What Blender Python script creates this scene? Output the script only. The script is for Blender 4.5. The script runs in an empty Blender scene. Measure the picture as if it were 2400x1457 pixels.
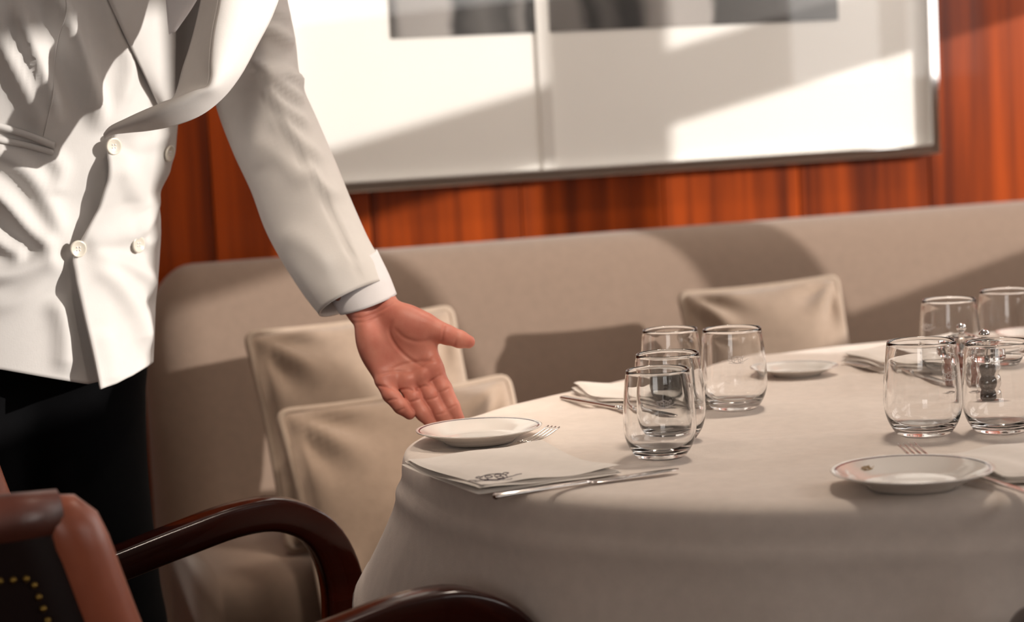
import bpy, bmesh, math, random
import numpy as np
from mathutils import Vector, Matrix

# ------------------------------------------------------------------ camera, world, sun, exposure
SC = bpy.context.scene
COL = SC.collection
random.seed(4)
RNG = np.random.RandomState(4)

FPX = 4900.0                                  # focal length in pixels of the 2400 x 1457 frame
CAM = np.array((0.0, 0.0, 1.18))
PITCH, ROLL = math.radians(5.86), math.radians(3.0)
FWD = np.array((0, math.cos(PITCH), -math.sin(PITCH)))
UP0 = np.array((0, math.sin(PITCH), math.cos(PITCH)))
RT0 = np.array((1.0, 0, 0))
RT = RT0 * math.cos(ROLL) - UP0 * math.sin(ROLL)
UP = UP0 * math.cos(ROLL) + RT0 * math.sin(ROLL)

cam_d = bpy.data.cameras.new('camera')
cam = bpy.data.objects.new('camera', cam_d)
COL.objects.link(cam)
M = Matrix(((RT[0], UP[0], -FWD[0], CAM[0]), (RT[1], UP[1], -FWD[1], CAM[1]), (RT[2], UP[2], -FWD[2], CAM[2]), (0, 0, 0, 1)))
cam.matrix_world = M
cam_d.sensor_width = 36.0
cam_d.lens = FPX / 2400.0 * 36.0
cam_d.clip_start = 0.05
cam_d.dof.use_dof = True
cam_d.dof.focus_distance = 2.56
cam_d.dof.aperture_fstop = 3.6
SC.camera = cam

SUN_TO = Vector((1.0, -0.36, 0.24)).normalized()    # towards the sun
SUN_E = 3.9
sun_d = bpy.data.lights.new('sun', 'SUN')
sun_d.energy = SUN_E
sun_d.angle = math.radians(0.6)
sun_d.color = (1.0, 0.94, 0.87)
sun = bpy.data.objects.new('sun', sun_d)
COL.objects.link(sun)
sun.rotation_euler = SUN_TO.to_track_quat('Z', 'Y').to_euler()
sun.location = (6, 1, 4)

world = bpy.data.worlds.new('sky')
SC.world = world
world.use_nodes = True
wb = world.node_tree.nodes['Background']
wb.inputs['Color'].default_value = (1.0, 0.95, 0.90, 1)
wb.inputs['Strength'].default_value = 3.4

SC.view_settings.view_transform = 'Standard'
SC.view_settings.look = 'None'
SC.view_settings.gamma = 1.0
SC.view_settings.use_curve_mapping = False
SC.view_settings.exposure = 0.20
SC.cycles.use_denoising = True
SC.cycles.max_bounces = 10
SC.cycles.diffuse_bounces = 4
SC.cycles.transparent_max_bounces = 24
SC.cycles.transmission_bounces = 10
SC.cycles.caustics_refractive = True
SC.cycles.caustics_reflective = True
SC.cycles.blur_glossy = 0.5
SC.cycles.sample_clamp_indirect = 6.0


def spot(name, loc, target, power, angle, blend, size, color):
    d = bpy.data.lights.new(name, 'SPOT')
    d.energy = power
    d.spot_size = math.radians(angle)
    d.spot_blend = blend
    d.shadow_soft_size = size
    d.color = color
    o = bpy.data.objects.new(name, d)
    COL.objects.link(o)
    o.location = loc
    o.rotation_euler = (Vector(loc) - Vector(target)).to_track_quat('Z', 'Y').to_euler()
    return o


# ------------------------------------------------------------------ measuring helpers
def ray(px, py):
    return FWD + RT * ((px - 1200.0) / FPX) - UP * ((py - 728.5) / FPX)


def atD(px, py, d):                     # point at depth d along the view axis
    return CAM + ray(px, py) * d


def atZ(px, py, z):
    r = ray(px, py)
    return CAM + r * ((z - CAM[2]) / r[2])


def atD_arr(px, py, d):
    px, py, d = np.asarray(px, float), np.asarray(py, float), np.asarray(d, float)
    r = FWD[None] + RT[None] * ((px.ravel() - 1200.0) / FPX)[:, None] - UP[None] * ((py.ravel() - 728.5) / FPX)[:, None]
    return CAM[None] + r * d.ravel()[:, None]


def to_px(P):
    q = np.atleast_2d(P) - CAM[None]
    d = q @ FWD
    return 1200 + FPX * (q @ RT) / d, 728.5 - FPX * (q @ UP) / d, d


def interp(tab, x):
    t = np.array(tab, float)
    return np.interp(x, t[:, 0], t[:, 1])


def spline(pts, n):
    """Catmull-Rom through pts, n samples."""
    P = np.array(pts, float)
    m = len(P)
    seg = np.linalg.norm(np.diff(P, axis=0), axis=1) ** 0.5 + 1e-9
    t = np.concatenate(([0], np.cumsum(seg)))
    T = np.gradient(P, t, axis=0)
    out = []
    for s in np.linspace(0, t[-1], n):
        i = min(max(int(np.searchsorted(t, s) - 1), 0), m - 2)
        h = t[i + 1] - t[i]
        u = (s - t[i]) / h
        out.append((2*u**3-3*u*u+1)*P[i] + (u**3-2*u*u+u)*h*T[i] + (-2*u**3+3*u*u)*P[i+1] + (u**3-u*u)*h*T[i+1])
    return np.array(out)


# ------------------------------------------------------------------ object helpers
def mesh_obj(name, verts, faces, mat, parent=None, smooth=True, mats=None, midx=None):
    me = bpy.data.meshes.new(name)
    me.from_pydata([tuple(map(float, v)) for v in verts], [], [tuple(map(int, f)) for f in faces])
    me.update()
    if smooth:
        me.polygons.foreach_set('use_smooth', [True] * len(me.polygons))
    for m in (mats or [mat]):
        me.materials.append(m)
    if midx is not None:
        me.polygons.foreach_set('material_index', midx)
    o = bpy.data.objects.new(name, me)
    COL.objects.link(o)
    if parent is not None:
        o.parent = parent
    return o


def thing(name, label, cat, loc=(0, 0, 0), rz=0.0, group=None):
    o = bpy.data.objects.new(name, None)
    o.empty_display_size = 0.05
    COL.objects.link(o)
    o.location = tuple(map(float, loc))
    o.rotation_euler = (0, 0, rz)
    return tag(o, label, cat, group)


def tag(o, label, cat, group=None):
    o['label'] = label
    o['category'] = cat
    if group:
        o['group'] = group
    return o


def struct(o):
    o['kind'] = 'structure'
    return o


def copy_tree(o, parent=None):
    c = o.copy()
    COL.objects.link(c)
    if parent is not None:
        c.parent = parent
    for ch in list(o.children):
        copy_tree(ch, c)
    return c


def grid_faces(nr, nc, closed=False, flip=False):
    f = []
    for i in range(nr - 1):
        for j in range(nc if closed else nc - 1):
            k = (j + 1) % nc
            q = (i*nc+j, i*nc+k, (i+1)*nc+k, (i+1)*nc+j)
            f.append(q[::-1] if flip else q)
    return f


def lathe(prof, n=64, z0=0.0, center=(0, 0)):
    prof = np.array(prof, float)
    a = np.linspace(0, 2*np.pi, n, endpoint=False)
    V = []
    for r, z in prof:
        r = max(r, 1e-5)
        V += [(center[0]+r*math.cos(t), center[1]+r*math.sin(t), z0+z) for t in a]
    return V, grid_faces(len(prof), n, True)


def tube(path, rad, n=12, cap=True, squash=None):
    """tube along path (k,3); rad scalar or list. squash=(vector, factor) flattens along a direction."""
    P = np.array(path, float)
    k = len(P)
    R = np.full(k, rad, float) if np.isscalar(rad) else np.array(rad, float)
    T = np.gradient(P, axis=0)
    T /= np.linalg.norm(T, axis=1)[:, None] + 1e-12
    ref = np.array((0, 0, 1.0)) if abs(T[0][2]) < 0.9 else np.array((0, 1.0, 0))
    V = []
    nrm = np.cross(T[0], ref); nrm /= np.linalg.norm(nrm)
    for i in range(k):
        nrm = nrm - T[i]*(nrm @ T[i]); nrm /= np.linalg.norm(nrm)
        b = np.cross(T[i], nrm)
        for j in range(n):
            a = 2*np.pi*j/n
            off = (nrm*math.cos(a)+b*math.sin(a))*R[i]
            if squash is not None:
                s = np.array(squash[0], float); s /= np.linalg.norm(s)
                off = off - s*(off @ s)*(1-squash[1])
            V.append(P[i]+off)
    F = grid_faces(k, n, True)
    if cap:
        F.append(tuple(range(n))[::-1])
        F.append(tuple((k-1)*n+j for j in range(n)))
    return V, F


def sweep_rect(path, widths, heights, side, bev=0.25):
    """rounded-rectangle bar along path; side = sideways direction (unit), other axis from tangent."""
    P = np.array(path, float); k = len(P)
    T = np.gradient(P, axis=0); T /= np.linalg.norm(T, axis=1)[:, None]
    W = np.full(k, widths, float) if np.isscalar(widths) else np.array(widths)
    H = np.full(k, heights, float) if np.isscalar(heights) else np.array(heights)
    s = np.array(side, float); s /= np.linalg.norm(s)
    V = []; c = 12
    for i in range(k):
        sd = s - T[i]*(s @ T[i]); sd /= np.linalg.norm(sd)
        u = np.cross(sd, T[i])
        b = bev*min(W[i], H[i])
        w, h = W[i]/2, H[i]/2
        for (cx, cy, a0) in ((w-b, h-b, 0), (-w+b, h-b, 90), (-w+b, -h+b, 180), (w-b, -h+b, 270)):
            for q in (0, 45, 90):
                a = math.radians(a0+q)
                V.append(P[i]+sd*(cx+b*math.cos(a))+u*(cy+b*math.sin(a)))
    F = grid_faces(k, c, True)
    F.append(tuple(range(c))[::-1]); F.append(tuple((k-1)*c+j for j in range(c)))
    return V, F


class MB:
    def __init__(self): self.v = []; self.f = []; self.m = []
    def add(self, vf, mi=0):
        n = len(self.v)
        self.v += [tuple(x) for x in vf[0]]
        self.f += [tuple(i+n for i in q) for q in vf[1]]
        self.m += [mi]*len(vf[1])
        return self
    def build(self, name, mat, parent=None, smooth=True, mats=None):
        return mesh_obj(name, self.v, self.f, mat, parent, smooth, mats, self.m if mats else None)


def box_vf(x0, x1, y0, y1, z0, z1):
    v = [(x, y, z) for z in (z0, z1) for y in (y0, y1) for x in (x0, x1)]
    f = [(0, 2, 3, 1), (4, 5, 7, 6), (0, 1, 5, 4), (2, 6, 7, 3), (0, 4, 6, 2), (1, 3, 7, 5)]
    return v, f


def bevel(o, w, seg=2):
    m = o.modifiers.new('bevel', 'BEVEL'); m.width = w; m.segments = seg; m.limit_method = 'ANGLE'
    m.harden_normals = False
    return o


def solidify(o, t, off=0.0):
    m = o.modifiers.new('solid', 'SOLIDIFY'); m.thickness = t; m.offset = off
    return o


def subsurf(o, n=1):
    m = o.modifiers.new('sub', 'SUBSURF'); m.levels = n; m.render_levels = n
    return o


# ------------------------------------------------------------------ materials
def mat(name, color=(0.8, 0.8, 0.8), rough=0.5, metal=0.0, coat=0.0, coat_rough=0.1, sheen=0.0, spec=0.5, sss=0.0,
        noise=None, bump=None, subsurf_r=(0.02, 0.01, 0.006), coat_ior=1.5):
    m = bpy.data.materials.new(name); m.use_nodes = True
    nt = m.node_tree; b = nt.nodes['Principled BSDF']
    b.inputs['Base Color'].default_value = (*color, 1)
    b.inputs['Roughness'].default_value = rough
    b.inputs['Metallic'].default_value = metal
    b.inputs['Coat Weight'].default_value = coat
    b.inputs['Coat Roughness'].default_value = coat_rough
    b.inputs['Coat IOR'].default_value = coat_ior
    b.inputs['Sheen Weight'].default_value = sheen
    b.inputs['Specular IOR Level'].default_value = spec
    if sss:
        b.inputs['Subsurface Weight'].default_value = sss
        b.inputs['Subsurface Radius'].default_value = subsurf_r
        b.inputs['Subsurface Scale'].default_value = 1.0
    tc = nt.nodes.new('ShaderNodeTexCoord')
    if noise:                                         # (scale vector, colour a, colour b, detail)
        mp = nt.nodes.new('ShaderNodeMapping'); mp.inputs['Scale'].default_value = noise[0]
        nt.links.new(tc.outputs['Object'], mp.inputs['Vector'])
        nz = nt.nodes.new('ShaderNodeTexNoise'); nz.inputs['Scale'].default_value = 1.0
        nz.inputs['Detail'].default_value = noise[3] if len(noise) > 3 else 4
        nt.links.new(mp.outputs[0], nz.inputs['Vector'])
        rp = nt.nodes.new('ShaderNodeValToRGB')
        rp.color_ramp.elements[0].position = 0.3; rp.color_ramp.elements[1].position = 0.72
        rp.color_ramp.elements[0].color = (*noise[1], 1); rp.color_ramp.elements[1].color = (*noise[2], 1)
        nt.links.new(nz.outputs['Fac'], rp.inputs['Fac'])
        nt.links.new(rp.outputs['Color'], b.inputs['Base Color'])
    if bump:                                          # list of (scale vector, distance, strength)
        prev = None
        for sc, dist, st in bump:
            mp = nt.nodes.new('ShaderNodeMapping'); mp.inputs['Scale'].default_value = sc
            nt.links.new(tc.outputs['Object'], mp.inputs['Vector'])
            nz = nt.nodes.new('ShaderNodeTexNoise'); nz.inputs['Scale'].default_value = 1.0; nz.inputs['Detail'].default_value = 3
            nt.links.new(mp.outputs[0], nz.inputs['Vector'])
            bp = nt.nodes.new('ShaderNodeBump'); bp.inputs['Distance'].default_value = dist; bp.inputs['Strength'].default_value = st
            nt.links.new(nz.outputs['Fac'], bp.inputs['Height'])
            if prev is not None: nt.links.new(prev.outputs['Normal'], bp.inputs['Normal'])
            prev = bp
        nt.links.new(prev.outputs['Normal'], b.inputs['Normal'])
    return m


def thin_glass(name, ior=1.45, tint=(1, 1, 1), boost=1.0, rough=0.0, refr=0.0):
    m = bpy.data.materials.new(name); m.use_nodes = True
    nt = m.node_tree
    for n in list(nt.nodes): nt.nodes.remove(n)
    out = nt.nodes.new('ShaderNodeOutputMaterial')
    mix = nt.nodes.new('ShaderNodeMixShader')
    # Schlick reflectance that is the same from both sides of the surface
    ge = nt.nodes.new('ShaderNodeNewGeometry')
    dt = nt.nodes.new('ShaderNodeVectorMath'); dt.operation = 'DOT_PRODUCT'
    nt.links.new(ge.outputs['Normal'], dt.inputs[0]); nt.links.new(ge.outputs['Incoming'], dt.inputs[1])
    ab = nt.nodes.new('ShaderNodeMath'); ab.operation = 'ABSOLUTE'; nt.links.new(dt.outputs['Value'], ab.inputs[0])
    om = nt.nodes.new('ShaderNodeMath'); om.operation = 'SUBTRACT'; om.inputs[0].default_value = 1.0; nt.links.new(ab.outputs[0], om.inputs[1])
    pw = nt.nodes.new('ShaderNodeMath'); pw.operation = 'POWER'; pw.inputs[1].default_value = 5.0; nt.links.new(om.outputs[0], pw.inputs[0])
    f0 = ((ior-1)/(ior+1))**2
    fr = nt.nodes.new('ShaderNodeMath'); fr.operation = 'MULTIPLY_ADD'; fr.inputs[1].default_value = 1-f0; fr.inputs[2].default_value = f0
    nt.links.new(pw.outputs[0], fr.inputs[0])
    tr = nt.nodes.new('ShaderNodeBsdfTransparent'); tr.inputs['Color'].default_value = (*tint, 1)
    gl = nt.nodes.new('ShaderNodeBsdfGlossy'); gl.inputs['Roughness'].default_value = rough
    mu = nt.nodes.new('ShaderNodeMath'); mu.operation = 'MULTIPLY'; mu.use_clamp = True; mu.inputs[1].default_value = boost
    nt.links.new(fr.outputs[0], mu.inputs[0])
    nt.links.new(mu.outputs[0], mix.inputs[0]); nt.links.new(tr.outputs[0], mix.inputs[1]); nt.links.new(gl.outputs[0], mix.inputs[2])
    if refr:
        g = nt.nodes.new('ShaderNodeBsdfGlass'); g.inputs['IOR'].default_value = ior; g.inputs['Roughness'].default_value = 0.0
        mx = nt.nodes.new('ShaderNodeMixShader'); mx.inputs[0].default_value = refr
        nt.links.new(mix.outputs[0], mx.inputs[1]); nt.links.new(g.outputs[0], mx.inputs[2]); mix = mx
    nt.links.new(mix.outputs[0], out.inputs['Surface'])
    return m


def solid_glass(name, ior=1.5, color=(1, 1, 1)):
    m = bpy.data.materials.new(name); m.use_nodes = True
    nt = m.node_tree
    for n in list(nt.nodes): nt.nodes.remove(n)
    out = nt.nodes.new('ShaderNodeOutputMaterial')
    g = nt.nodes.new('ShaderNodeBsdfGlass'); g.inputs['IOR'].default_value = ior; g.inputs['Roughness'].default_value = 0.0
    g.inputs['Color'].default_value = (*color, 1)
    nt.links.new(g.outputs[0], out.inputs['Surface'])
    return m


def wood_mat(name, dark, light, axis='Z', freq=26, rough=0.25, coat=0.9, spec=0.5):
    m = bpy.data.materials.new(name); m.use_nodes = True
    nt = m.node_tree; b = nt.nodes['Principled BSDF']
    tc = nt.nodes.new('ShaderNodeTexCoord')
    mp = nt.nodes.new('ShaderNodeMapping')
    s = [freq, freq, freq]; s['XYZ'.index(axis)] = freq*0.03
    mp.inputs['Scale'].default_value = s
    nt.links.new(tc.outputs['Object'], mp.inputs['Vector'])
    info = nt.nodes.new('ShaderNodeObjectInfo')
    mu = nt.nodes.new('ShaderNodeVectorMath'); mu.operation = 'ADD'
    cmb = nt.nodes.new('ShaderNodeCombineXYZ')
    m7 = nt.nodes.new('ShaderNodeMath'); m7.operation = 'MULTIPLY'; m7.inputs[1].default_value = 37.0
    nt.links.new(info.outputs['Random'], m7.inputs[0])
    for k in range(3): nt.links.new(m7.outputs[0], cmb.inputs[k])
    nt.links.new(mp.outputs[0], mu.inputs[0]); nt.links.new(cmb.outputs[0], mu.inputs[1])
    n1 = nt.nodes.new('ShaderNodeTexNoise'); n1.inputs['Scale'].default_value = 1.0; n1.inputs['Detail'].default_value = 5; n1.inputs['Roughness'].default_value = 0.6
    nt.links.new(mu.outputs[0], n1.inputs['Vector'])
    n2 = nt.nodes.new('ShaderNodeTexNoise'); n2.inputs['Scale'].default_value = 0.28; n2.inputs['Detail'].default_value = 2
    nt.links.new(mu.outputs[0], n2.inputs['Vector'])
    ad = nt.nodes.new('ShaderNodeMath'); ad.operation = 'ADD'
    nt.links.new(n1.outputs['Fac'], ad.inputs[0]); nt.links.new(n2.outputs['Fac'], ad.inputs[1])
    rp = nt.nodes.new('ShaderNodeValToRGB')
    rp.color_ramp.elements[0].position = 0.38; rp.color_ramp.elements[1].position = 0.62
    ha = nt.nodes.new('ShaderNodeMath'); ha.operation = 'MULTIPLY'; ha.inputs[1].default_value = 0.5
    nt.links.new(ad.outputs[0], ha.inputs[0]); nt.links.new(ha.outputs[0], rp.inputs['Fac'])
    rp.color_ramp.elements[0].color = (*dark, 1); rp.color_ramp.elements[1].color = (*light, 1)
    nt.links.new(rp.outputs['Color'], b.inputs['Base Color'])
    b.inputs['Roughness'].default_value = rough
    b.inputs['Coat Weight'].default_value = coat
    b.inputs['Specular IOR Level'].default_value = spec
    b.inputs['Coat Roughness'].default_value = 0.06
    return m


def cloth_mat(name, color, weave=900, amp=0.0004, strength=0.35, var=0.06, sheen=0.15, trans=0.0, rough=0.9, spec=0.2):
    m = mat(name, color, rough, sheen=sheen, spec=spec,
            noise=((60, 60, 60), tuple(c*(1-var) for c in color), tuple(min(1, c*(1+var*0.5)) for c in color), 5),
            bump=[((weave, weave, weave*0.25), amp, strength), ((weave*0.25, weave, weave), amp, strength)])
    return m


MT = {}
MT['jacket'] = cloth_mat('white_jacket_twill', (0.70, 0.67, 0.645), 700, 0.0003, 0.25, 0.02)
MT['shirt'] = cloth_mat('white_shirt_cotton', (0.80, 0.78, 0.80), 900, 0.0003, 0.2, 0.02)
MT['button'] = mat('ivory_button', (0.74, 0.68, 0.58), 0.3, coat=0.4)
MT['trousers'] = cloth_mat('black_trouser_wool', (0.0025, 0.0025, 0.003), 600, 0.0003, 0.2, 0.1, sheen=0.0, spec=0.08)
MT['skin'] = mat('skin', (0.50, 0.215, 0.155), 0.46, sss=0.12, spec=0.3,
                 noise=((38, 38, 38), (0.45, 0.14, 0.10), (0.55, 0.215, 0.155), 4), bump=[((500, 500, 500), 0.0004, 0.25)])
MT['hair'] = mat('dark_hair', (0.02, 0.013, 0.01), 0.5, bump=[((300, 300, 20), 0.002, 0.6)])
MT['shoe'] = mat('black_shoe_leather', (0.01, 0.009, 0.009), 0.25, coat=0.5)
MT['linen'] = cloth_mat('white_table_linen', (0.80, 0.71, 0.64), 900, 0.0005, 0.45, 0.05)
MT['napkin'] = cloth_mat('white_napkin_linen', (0.88, 0.82, 0.76), 1000, 0.0004, 0.3, 0.03)
MT['thread'] = mat('dark_purple_thread', (0.06, 0.035, 0.06), 0.8)
MT['beige'] = cloth_mat('beige_banquette_fabric', (0.255, 0.182, 0.138), 500, 0.0006, 0.4, 0.06, sheen=0.3)
MT['pillow'] = cloth_mat('beige_pillow_velvet', (0.33, 0.245, 0.185), 500, 0.0006, 0.4, 0.08, sheen=0.3)
MT['piping'] = cloth_mat('pale_piping', (0.42, 0.33, 0.26), 500, 0.0005, 0.3, 0.05)
MT['china'] = mat('white_china', (0.83, 0.79, 0.74), 0.12, coat=0.6, coat_rough=0.03)
MT['navy'] = mat('navy_glaze_band', (0.028, 0.015, 0.05), 0.15, coat=0.6, coat_rough=0.03)
MT['gold'] = mat('gold_print', (0.36, 0.22, 0.07), 0.35, 0.3)
MT['steel'] = mat('polished_steel', (0.78, 0.74, 0.71), 0.14, 1.0)
MT['chrome'] = mat('chrome', (0.85, 0.84, 0.83), 0.06, 1.0)
MT['glass'] = thin_glass('clear_glass', 1.5, (0.985, 0.985, 0.985), 1.6, refr=0.35)
MT['glassbase'] = solid_glass('solid_glass_base', 1.5)
MT['acrylic'] = thin_glass('clear_acrylic', 1.6, (0.95, 0.94, 0.93), 2.6)
MT['etch'] = mat('etched_frost', (0.85, 0.8, 0.78), 0.7)
MT['pepper'] = mat('black_peppercorns', (0.03, 0.022, 0.018), 0.7, noise=((500, 500, 500), (0.012, 0.01, 0.01), (0.09, 0.065, 0.05), 2), bump=[((450, 450, 450), 0.002, 0.8)])
MT['pink'] = mat('pink_salt', (0.35, 0.10, 0.06), 0.6, noise=((400, 400, 400), (0.22, 0.05, 0.03), (0.50, 0.2, 0.13), 2), bump=[((450, 450, 450), 0.002, 0.8)])
MT['panel'] = wood_mat('lacquered_red_wood', (0.115, 0.018, 0.004), (0.46, 0.072, 0.007), 'Z', 30, 0.3, 0.12, 0.15)
MT['chairwood'] = wood_mat('mahogany_chair_wood', (0.014, 0.002, 0.001), (0.042, 0.006, 0.0025), 'X', 20, 0.22, 0.35, 0.35)
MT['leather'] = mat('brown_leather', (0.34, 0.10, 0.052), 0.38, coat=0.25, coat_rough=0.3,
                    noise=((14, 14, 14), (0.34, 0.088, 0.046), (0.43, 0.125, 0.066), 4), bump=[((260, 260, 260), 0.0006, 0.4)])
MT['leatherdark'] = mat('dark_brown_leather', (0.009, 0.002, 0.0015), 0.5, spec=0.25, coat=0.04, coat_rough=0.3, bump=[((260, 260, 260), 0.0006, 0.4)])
MT['leathershade'] = mat('shaded_brown_leather', (0.085, 0.022, 0.013), 0.42, coat=0.2, coat_rough=0.3, bump=[((260, 260, 260), 0.0006, 0.4)])  # same brown leather, with the shade of the top edge put into its colour
MT['brass'] = mat('brass_nail', (0.36, 0.23, 0.06), 0.4, 1.0)
MT['mat'] = mat('white_picture_mat', (0.91, 0.89, 0.85), 0.8, noise=((3, 3, 3), (0.90, 0.88, 0.84), (0.93, 0.91, 0.87), 2))
MT['pglass'] = thin_glass('picture_glazing', 1.5, (0.99, 0.99, 0.99), 1.3)
MT['plaster'] = mat('cream_plaster', (0.55, 0.46, 0.38), 0.9, noise=((4, 4, 4), (0.53, 0.44, 0.36), (0.57, 0.48, 0.40), 3))
MT['white'] = mat('white_paint', (0.75, 0.72, 0.68), 0.6, noise=((6, 6, 6), (0.73, 0.70, 0.66), (0.77, 0.74, 0.70), 3))
MT['carpet'] = mat('brown_carpet', (0.11, 0.06, 0.04), 0.95, noise=((160, 160, 160), (0.08, 0.045, 0.03), (0.14, 0.08, 0.055), 3), bump=[((500, 500, 500), 0.002, 0.5)])
MT['framewood'] = wood_mat('dark_window_frame_wood', (0.05, 0.015, 0.006), (0.12, 0.035, 0.012), 'Z', 20)
MT['pane'] = thin_glass('window_pane', 1.45, (0.98, 0.98, 0.98))

# ------------------------------------------------------------------ room
WA = math.radians(19.0)
WU = np.array((math.cos(WA), math.sin(WA), 0))           # along the back wall, to the right
WN = np.array((math.sin(WA), -math.cos(WA), 0))          # out of the back wall, to the room
WP = np.array((-0.33, 4.15, 0))                          # a point of the wall
XR, XL, YF, ZC = 2.6, -3.2, -2.6, 2.9


def wp(u, v, z):
    return WP + WU*u + WN*v + np.array((0, 0, z))


def on_wall(px, py, v=0.0):
    r = ray(px, py)
    t = ((WP + WN*v - CAM) @ WN) / (r @ WN)
    P = CAM + r*t
    return (P-WP) @ WU, P[2]


def wbox(u0, u1, v0, v1, z0, z1):
    c = [wp(u, v, z) for z in (z0, z1) for v in (v0, v1) for u in (u0, u1)]
    f = [(0, 1, 3, 2), (4, 6, 7, 5), (0, 4, 5, 1), (2, 3, 7, 6), (0, 2, 6, 4), (1, 5, 7, 3)]
    return c, f


U_L, U_R = (XL-WP[0])/WU[0], (XR-WP[0])/WU[0]
struct(mesh_obj('floor', *box_vf(XL-0.1, XR+0.1, YF-0.1, 6.0, -0.1, 0.0), MT['carpet'], smooth=False))
struct(mesh_obj('ceiling', *box_vf(XL-0.1, XR+0.1, YF-0.1, 6.0, ZC, ZC+0.1), MT['white'], smooth=False))
struct(mesh_obj('wall_left', *box_vf(XL-0.1, XL, YF-0.1, 6.0, 0, ZC), MT['plaster'], smooth=False))
mbf = MB()
FX0, FX1, FZ0, FZ1 = -1.9, -0.3, 1.15, 2.45
mbf.add(box_vf(XL-0.1, FX0, YF-0.1, YF, 0, ZC)).add(box_vf(FX1, XR+0.1, YF-0.1, YF, 0, ZC)).add(box_vf(FX0, FX1, YF-0.1, YF, 0, FZ0)).add(box_vf(FX0, FX1, YF-0.1, YF, FZ1, ZC))
struct(mbf.build('wall_front', MT['plaster'], smooth=False))
mbf = MB()
for k in range(4):
    xx = FX0+(FX1-FX0-0.05)*k/3
    mbf.add(box_vf(xx, xx+0.05, YF-0.07, YF-0.02, FZ0, FZ1))
mbf.add(box_vf(FX0, FX1, YF-0.07, YF-0.02, FZ0, FZ0+0.05)).add(box_vf(FX0, FX1, YF-0.07, YF-0.02, FZ1-0.05, FZ1))
struct(mbf.build('window_5', MT['framewood'], smooth=False))  # window added behind the camera to let in fill light
pd = bpy.data.lights.new('window_portal', 'AREA'); pd.shape = 'RECTANGLE'; pd.size = FX1-FX0; pd.size_y = FZ1-FZ0
pd.cycles.is_portal = True
po = bpy.data.objects.new('window_portal', pd); COL.objects.link(po)
po.location = ((FX0+FX1)/2, YF-0.09, (FZ0+FZ1)/2); po.rotation_euler = (math.radians(90), 0, 0)
wall_b = struct(mesh_obj('wall_back', *wbox(U_L, U_R, -0.10, -0.022, 0, ZC), MT['leatherdark'], smooth=False))
# lacquered veneer panels, one object each
seams = [U_L+0.002]
u = U_L
anchor = on_wall(870, 500)[0]
step = on_wall(1222, 500)[0] - anchor
k0 = math.ceil((U_L-anchor)/step)
seams = [U_L] + [anchor+step*k for k in range(k0, int((U_R-anchor)/step)+1)] + [U_R]
for a, b in zip(seams[:-1], seams[1:]):
    if b-a < 0.02: continue
    for z0, z1 in ((0.10, ZC-0.10),):
        p = mesh_obj('panel', *wbox(a+0.0012, b-0.0012, -0.022, 0.0, z0, z1), MT['panel'], wall_b, smooth=False)
        bevel(p, 0.002, 2)
struct(mesh_obj('baseboard_back', *wbox(U_L, U_R, -0.022, 0.012, 0, 0.10), MT['framewood'], smooth=False))

# right wall with window openings; first two shaped to steer the sun
PIER_Y = None


def win_hit(px, py, v=0.0, z=None):
    """where the sun ray that reaches this wall point crosses the plane of the window wall"""
    uu, zz = on_wall(px, py, v)
    P = wp(uu, v, zz)
    t = (XR - P[0]) / SUN_TO[0]
    return P[1]+SUN_TO[1]*t, P[2]+SUN_TO[2]*t


yA, _ = win_hit(1270, 250); yB, _ = win_hit(1540, 250)
_, zb1 = win_hit(1540, 290); _, zb2 = win_hit(1540, 122)
print('pier', yA, yB, 'bar', zb1, zb2)
HEAD = 2.70
print('sill', win_hit(2010, 760, 0.24))
wins = [(-0.90, 1.725, None, 1.54, 2.08), (2.46, 2.93, None, 1.16, 1.62), (2.98, yA, (zb1, zb2), 1.16, 2.70), (yB-0.03, 5.02, (zb1, zb2), 1.15, 2.70)]  # first two sized to keep sun off table, sleeve and wood
mbw = MB()
mbw.add(box_vf(XR, XR+0.06, YF, 5.6, HEAD, ZC))
ys = [YF] + [y for w in wins for y in w[:2]] + [5.6]
for i in range(0, len(ys), 2):
    mbw.add(box_vf(XR, XR+0.06, ys[i], ys[i+1], 0, HEAD))
for w in wins:
    mbw.add(box_vf(XR, XR+0.06, w[0], w[1], 0, w[3]))
    if w[4] < HEAD: mbw.add(box_vf(XR, XR+0.06, w[0], w[1], w[4], HEAD))
wall_r = struct(mbw.build('wall_right', MT['plaster'], smooth=False))
for n, (a, b, bar, SILL, HEAD) in enumerate(wins):
    mw = MB()
    f = 0.012
    mw.add(box_vf(XR+0.005, XR+0.055, a, a+f, SILL, HEAD)).add(box_vf(XR+0.005, XR+0.055, b-f, b, SILL, HEAD))
    mw.add(box_vf(XR+0.005, XR+0.055, a, b, SILL, SILL+f)).add(box_vf(XR+0.005, XR+0.055, a, b, HEAD-f, HEAD))
    w = struct(mw.build('window_%d' % (n+1), MT['framewood'], smooth=False))
    if bar:
        mesh_obj('transom', *box_vf(XR+0.005, XR+0.05, a, b, bar[0], bar[1]), MT['framewood'], w, smooth=False)
    mesh_obj('pane', [(XR+0.03, a, SILL), (XR+0.03, b, SILL), (XR+0.03, b, HEAD), (XR+0.03, a, HEAD)], [(0, 1, 2, 3)], MT['pane'], w, smooth=False)
    # the sky seen through each opening is sampled through a portal
    d = bpy.data.lights.new('window_portal', 'AREA'); d.shape = 'RECTANGLE'; d.size = HEAD-SILL; d.size_y = b-a
    d.cycles.is_portal = True
    o = bpy.data.objects.new('window_portal', d); COL.objects.link(o)
    o.location = (XR+0.07, (a+b)/2, (SILL+HEAD)/2); o.rotation_euler = (0, math.radians(90), 0)

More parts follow.
